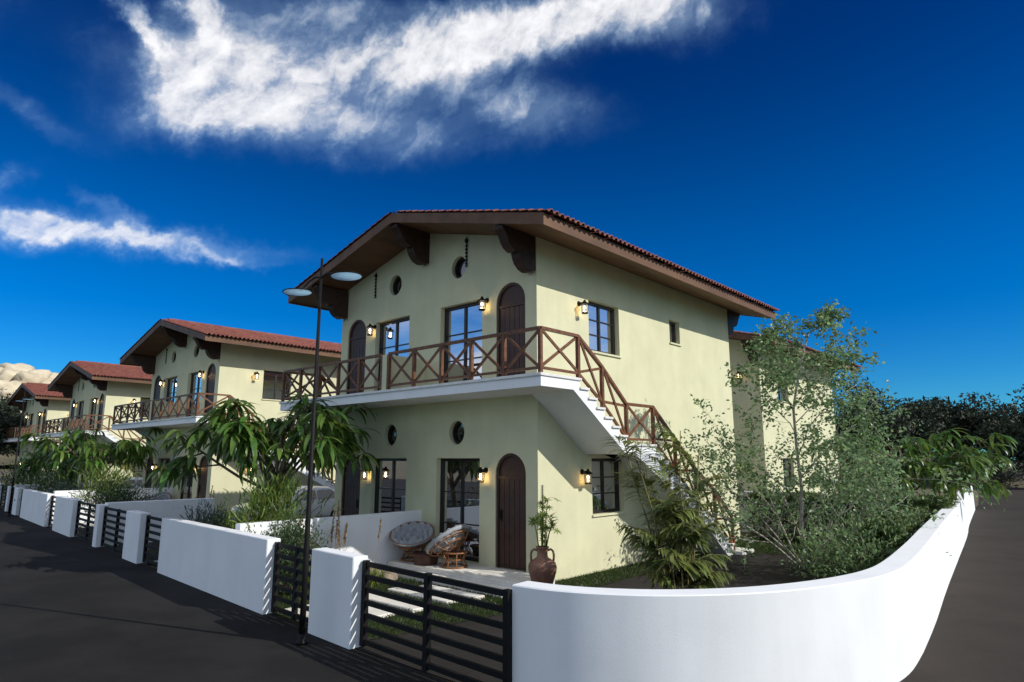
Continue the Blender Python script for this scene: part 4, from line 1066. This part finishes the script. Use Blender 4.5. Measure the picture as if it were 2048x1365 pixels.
# far trees
def dark_tree(loc, seed, H, rx, label, m='acacia_leaf', nl=9000, size=.46, group='dark trees at the end of the side street', trunk_h=.35):
    rnd = random.Random(seed); r_ = empty('dark_tree', loc); mb = MB(); tips = []
    tr = limb(mb, (0, 0, -.2), (rnd.gauss(0, .1), rnd.gauss(0, .1), 1), H*trunk_h, H*.022, H*.016, rnd, 5, .08, 7)
    for i in range(8):
        a = i*.785+rnd.uniform(-.3, .3); p = limb(mb, tr[-1-(i % 2)], (math.cos(a)*rnd.uniform(.5, 1.2), math.sin(a)*rnd.uniform(.5, 1.2), 1), H*rnd.uniform(.3, .5), H*.011, H*.005, rnd, 5, .15, 5)
        tips += p[2:]
        for j in range(4):
            q = limb(mb, p[rnd.randint(2, 5)], rdir(rnd, -.1, 1), H*.2, H*.005, H*.002, rnd, 4, .2, 4); tips += q[1:]
    mb.build('trunk', 'dark_bark', r_)
    mats, pos, ch = [], [], []
    lob = []
    for i in range(30):
        p = rnd.choice(tips); lob.append((p+Vector((rnd.gauss(0, rx*.18), rnd.gauss(0, rx*.18), rnd.gauss(0, H*.05))), rnd.uniform(.10, .22)*H))
    for i in range(nl):
        c0, rr = rnd.choice(lob); d = rdir(rnd)*rr*rnd.random()**.4; d.z *= .6; p = c0 + d
        if p.z < .3: continue
        mats.append(frame_mat(rdir(rnd), rdir(rnd), size*rnd.uniform(.5, 1.2))); pos.append(tuple(p)); ch.append(rnd.randint(0, 1))
    link('crown', join_inst('crown', SMALL, mats, pos, ch, m), None, r_)
    return tag(r_, label, 'tree', group)
dark_tree((-9.5, 66, 0), 1, 11.0, 4, 'dark tree behind the drooping tree at the end of the side street')
dark_tree((-3.5, 70, 0), 2, 11.0, 4, 'dark dense tree in the middle of the tree row on the right')
dark_tree((1.0, 64, 0), 3, 9.6, 4, 'dark spreading tree over the dry bank at the right edge')
dark_tree((6.0, 72, 0), 4, 12.5, 5, 'tallest dark tree cut by the right picture edge')
dark_tree((-16, 74, 0), 5, 10, 4.5, 'dark tree top showing behind the birch')
dark_tree((-6.3, 60, 0), 12, 8.5, 4, 'lower dark tree in front of the tree row, right of the drooping tree')
dark_tree((3.6, 61, 0), 13, 8.5, 4, 'lower dark tree in front of the tallest one at the right edge')
dark_tree((-75, 4, 0), 6, 9.5, 5, 'dark tree at the left edge below the rocky hill', group='dark trees at the left edge')
dark_tree((-84, 9, 0), 7, 13, 6, 'taller dark tree against the rocky hill at the left edge', group='dark trees at the left edge')
dark_tree((-64, 0, 0), 8, 9.5, 4, 'low dark tree at the far end of the street on the left', group='dark trees at the left edge')
# dry bank under the far trees
def bank():
    V = []; nx, ny = 50, 10
    for j in range(ny):
        for i in range(nx):
            x = -40 + 80*i/(nx-1); y = 58 + 22*j/(ny-1); V.append((x, y, -.1 + .9*j/(ny-1)*1.6 + .5*mnoise.noise(Vector((x*.2, y*.2, 1)))*(j > 0)))
    F = [(j*nx+i, j*nx+i+1, (j+1)*nx+i+1, (j+1)*nx+i) for j in range(ny-1) for i in range(nx-1)]
    o = link('bank', arr_mesh('bank', V, F, 'earth', True)); o['kind'] = 'structure'
bank()
for i, (x, y) in enumerate(((-6, 57.5), (-2.2, 58.5), (1.5, 57), (4.5, 58.5))):
    leafy('dry_shrub', (x, y, .1), 60+i, 1.7, 1.5, .2, 2.1, 900, .26, SMALL, 'acacia_leaf', ('dry shrub at the bank, leftmost of four', 'dry shrub at the bank, second from left', 'dry shrub at the bank, third from left', 'dry shrub at the bank, rightmost of four')[i], group='dry shrubs on the bank', bark='bark', stems=14)

print('objects', len(D.objects), 'tris', sum(len(m.loop_triangles) or len(m.polygons)*2 for m in D.meshes))
scene.render.engine = 'CYCLES'
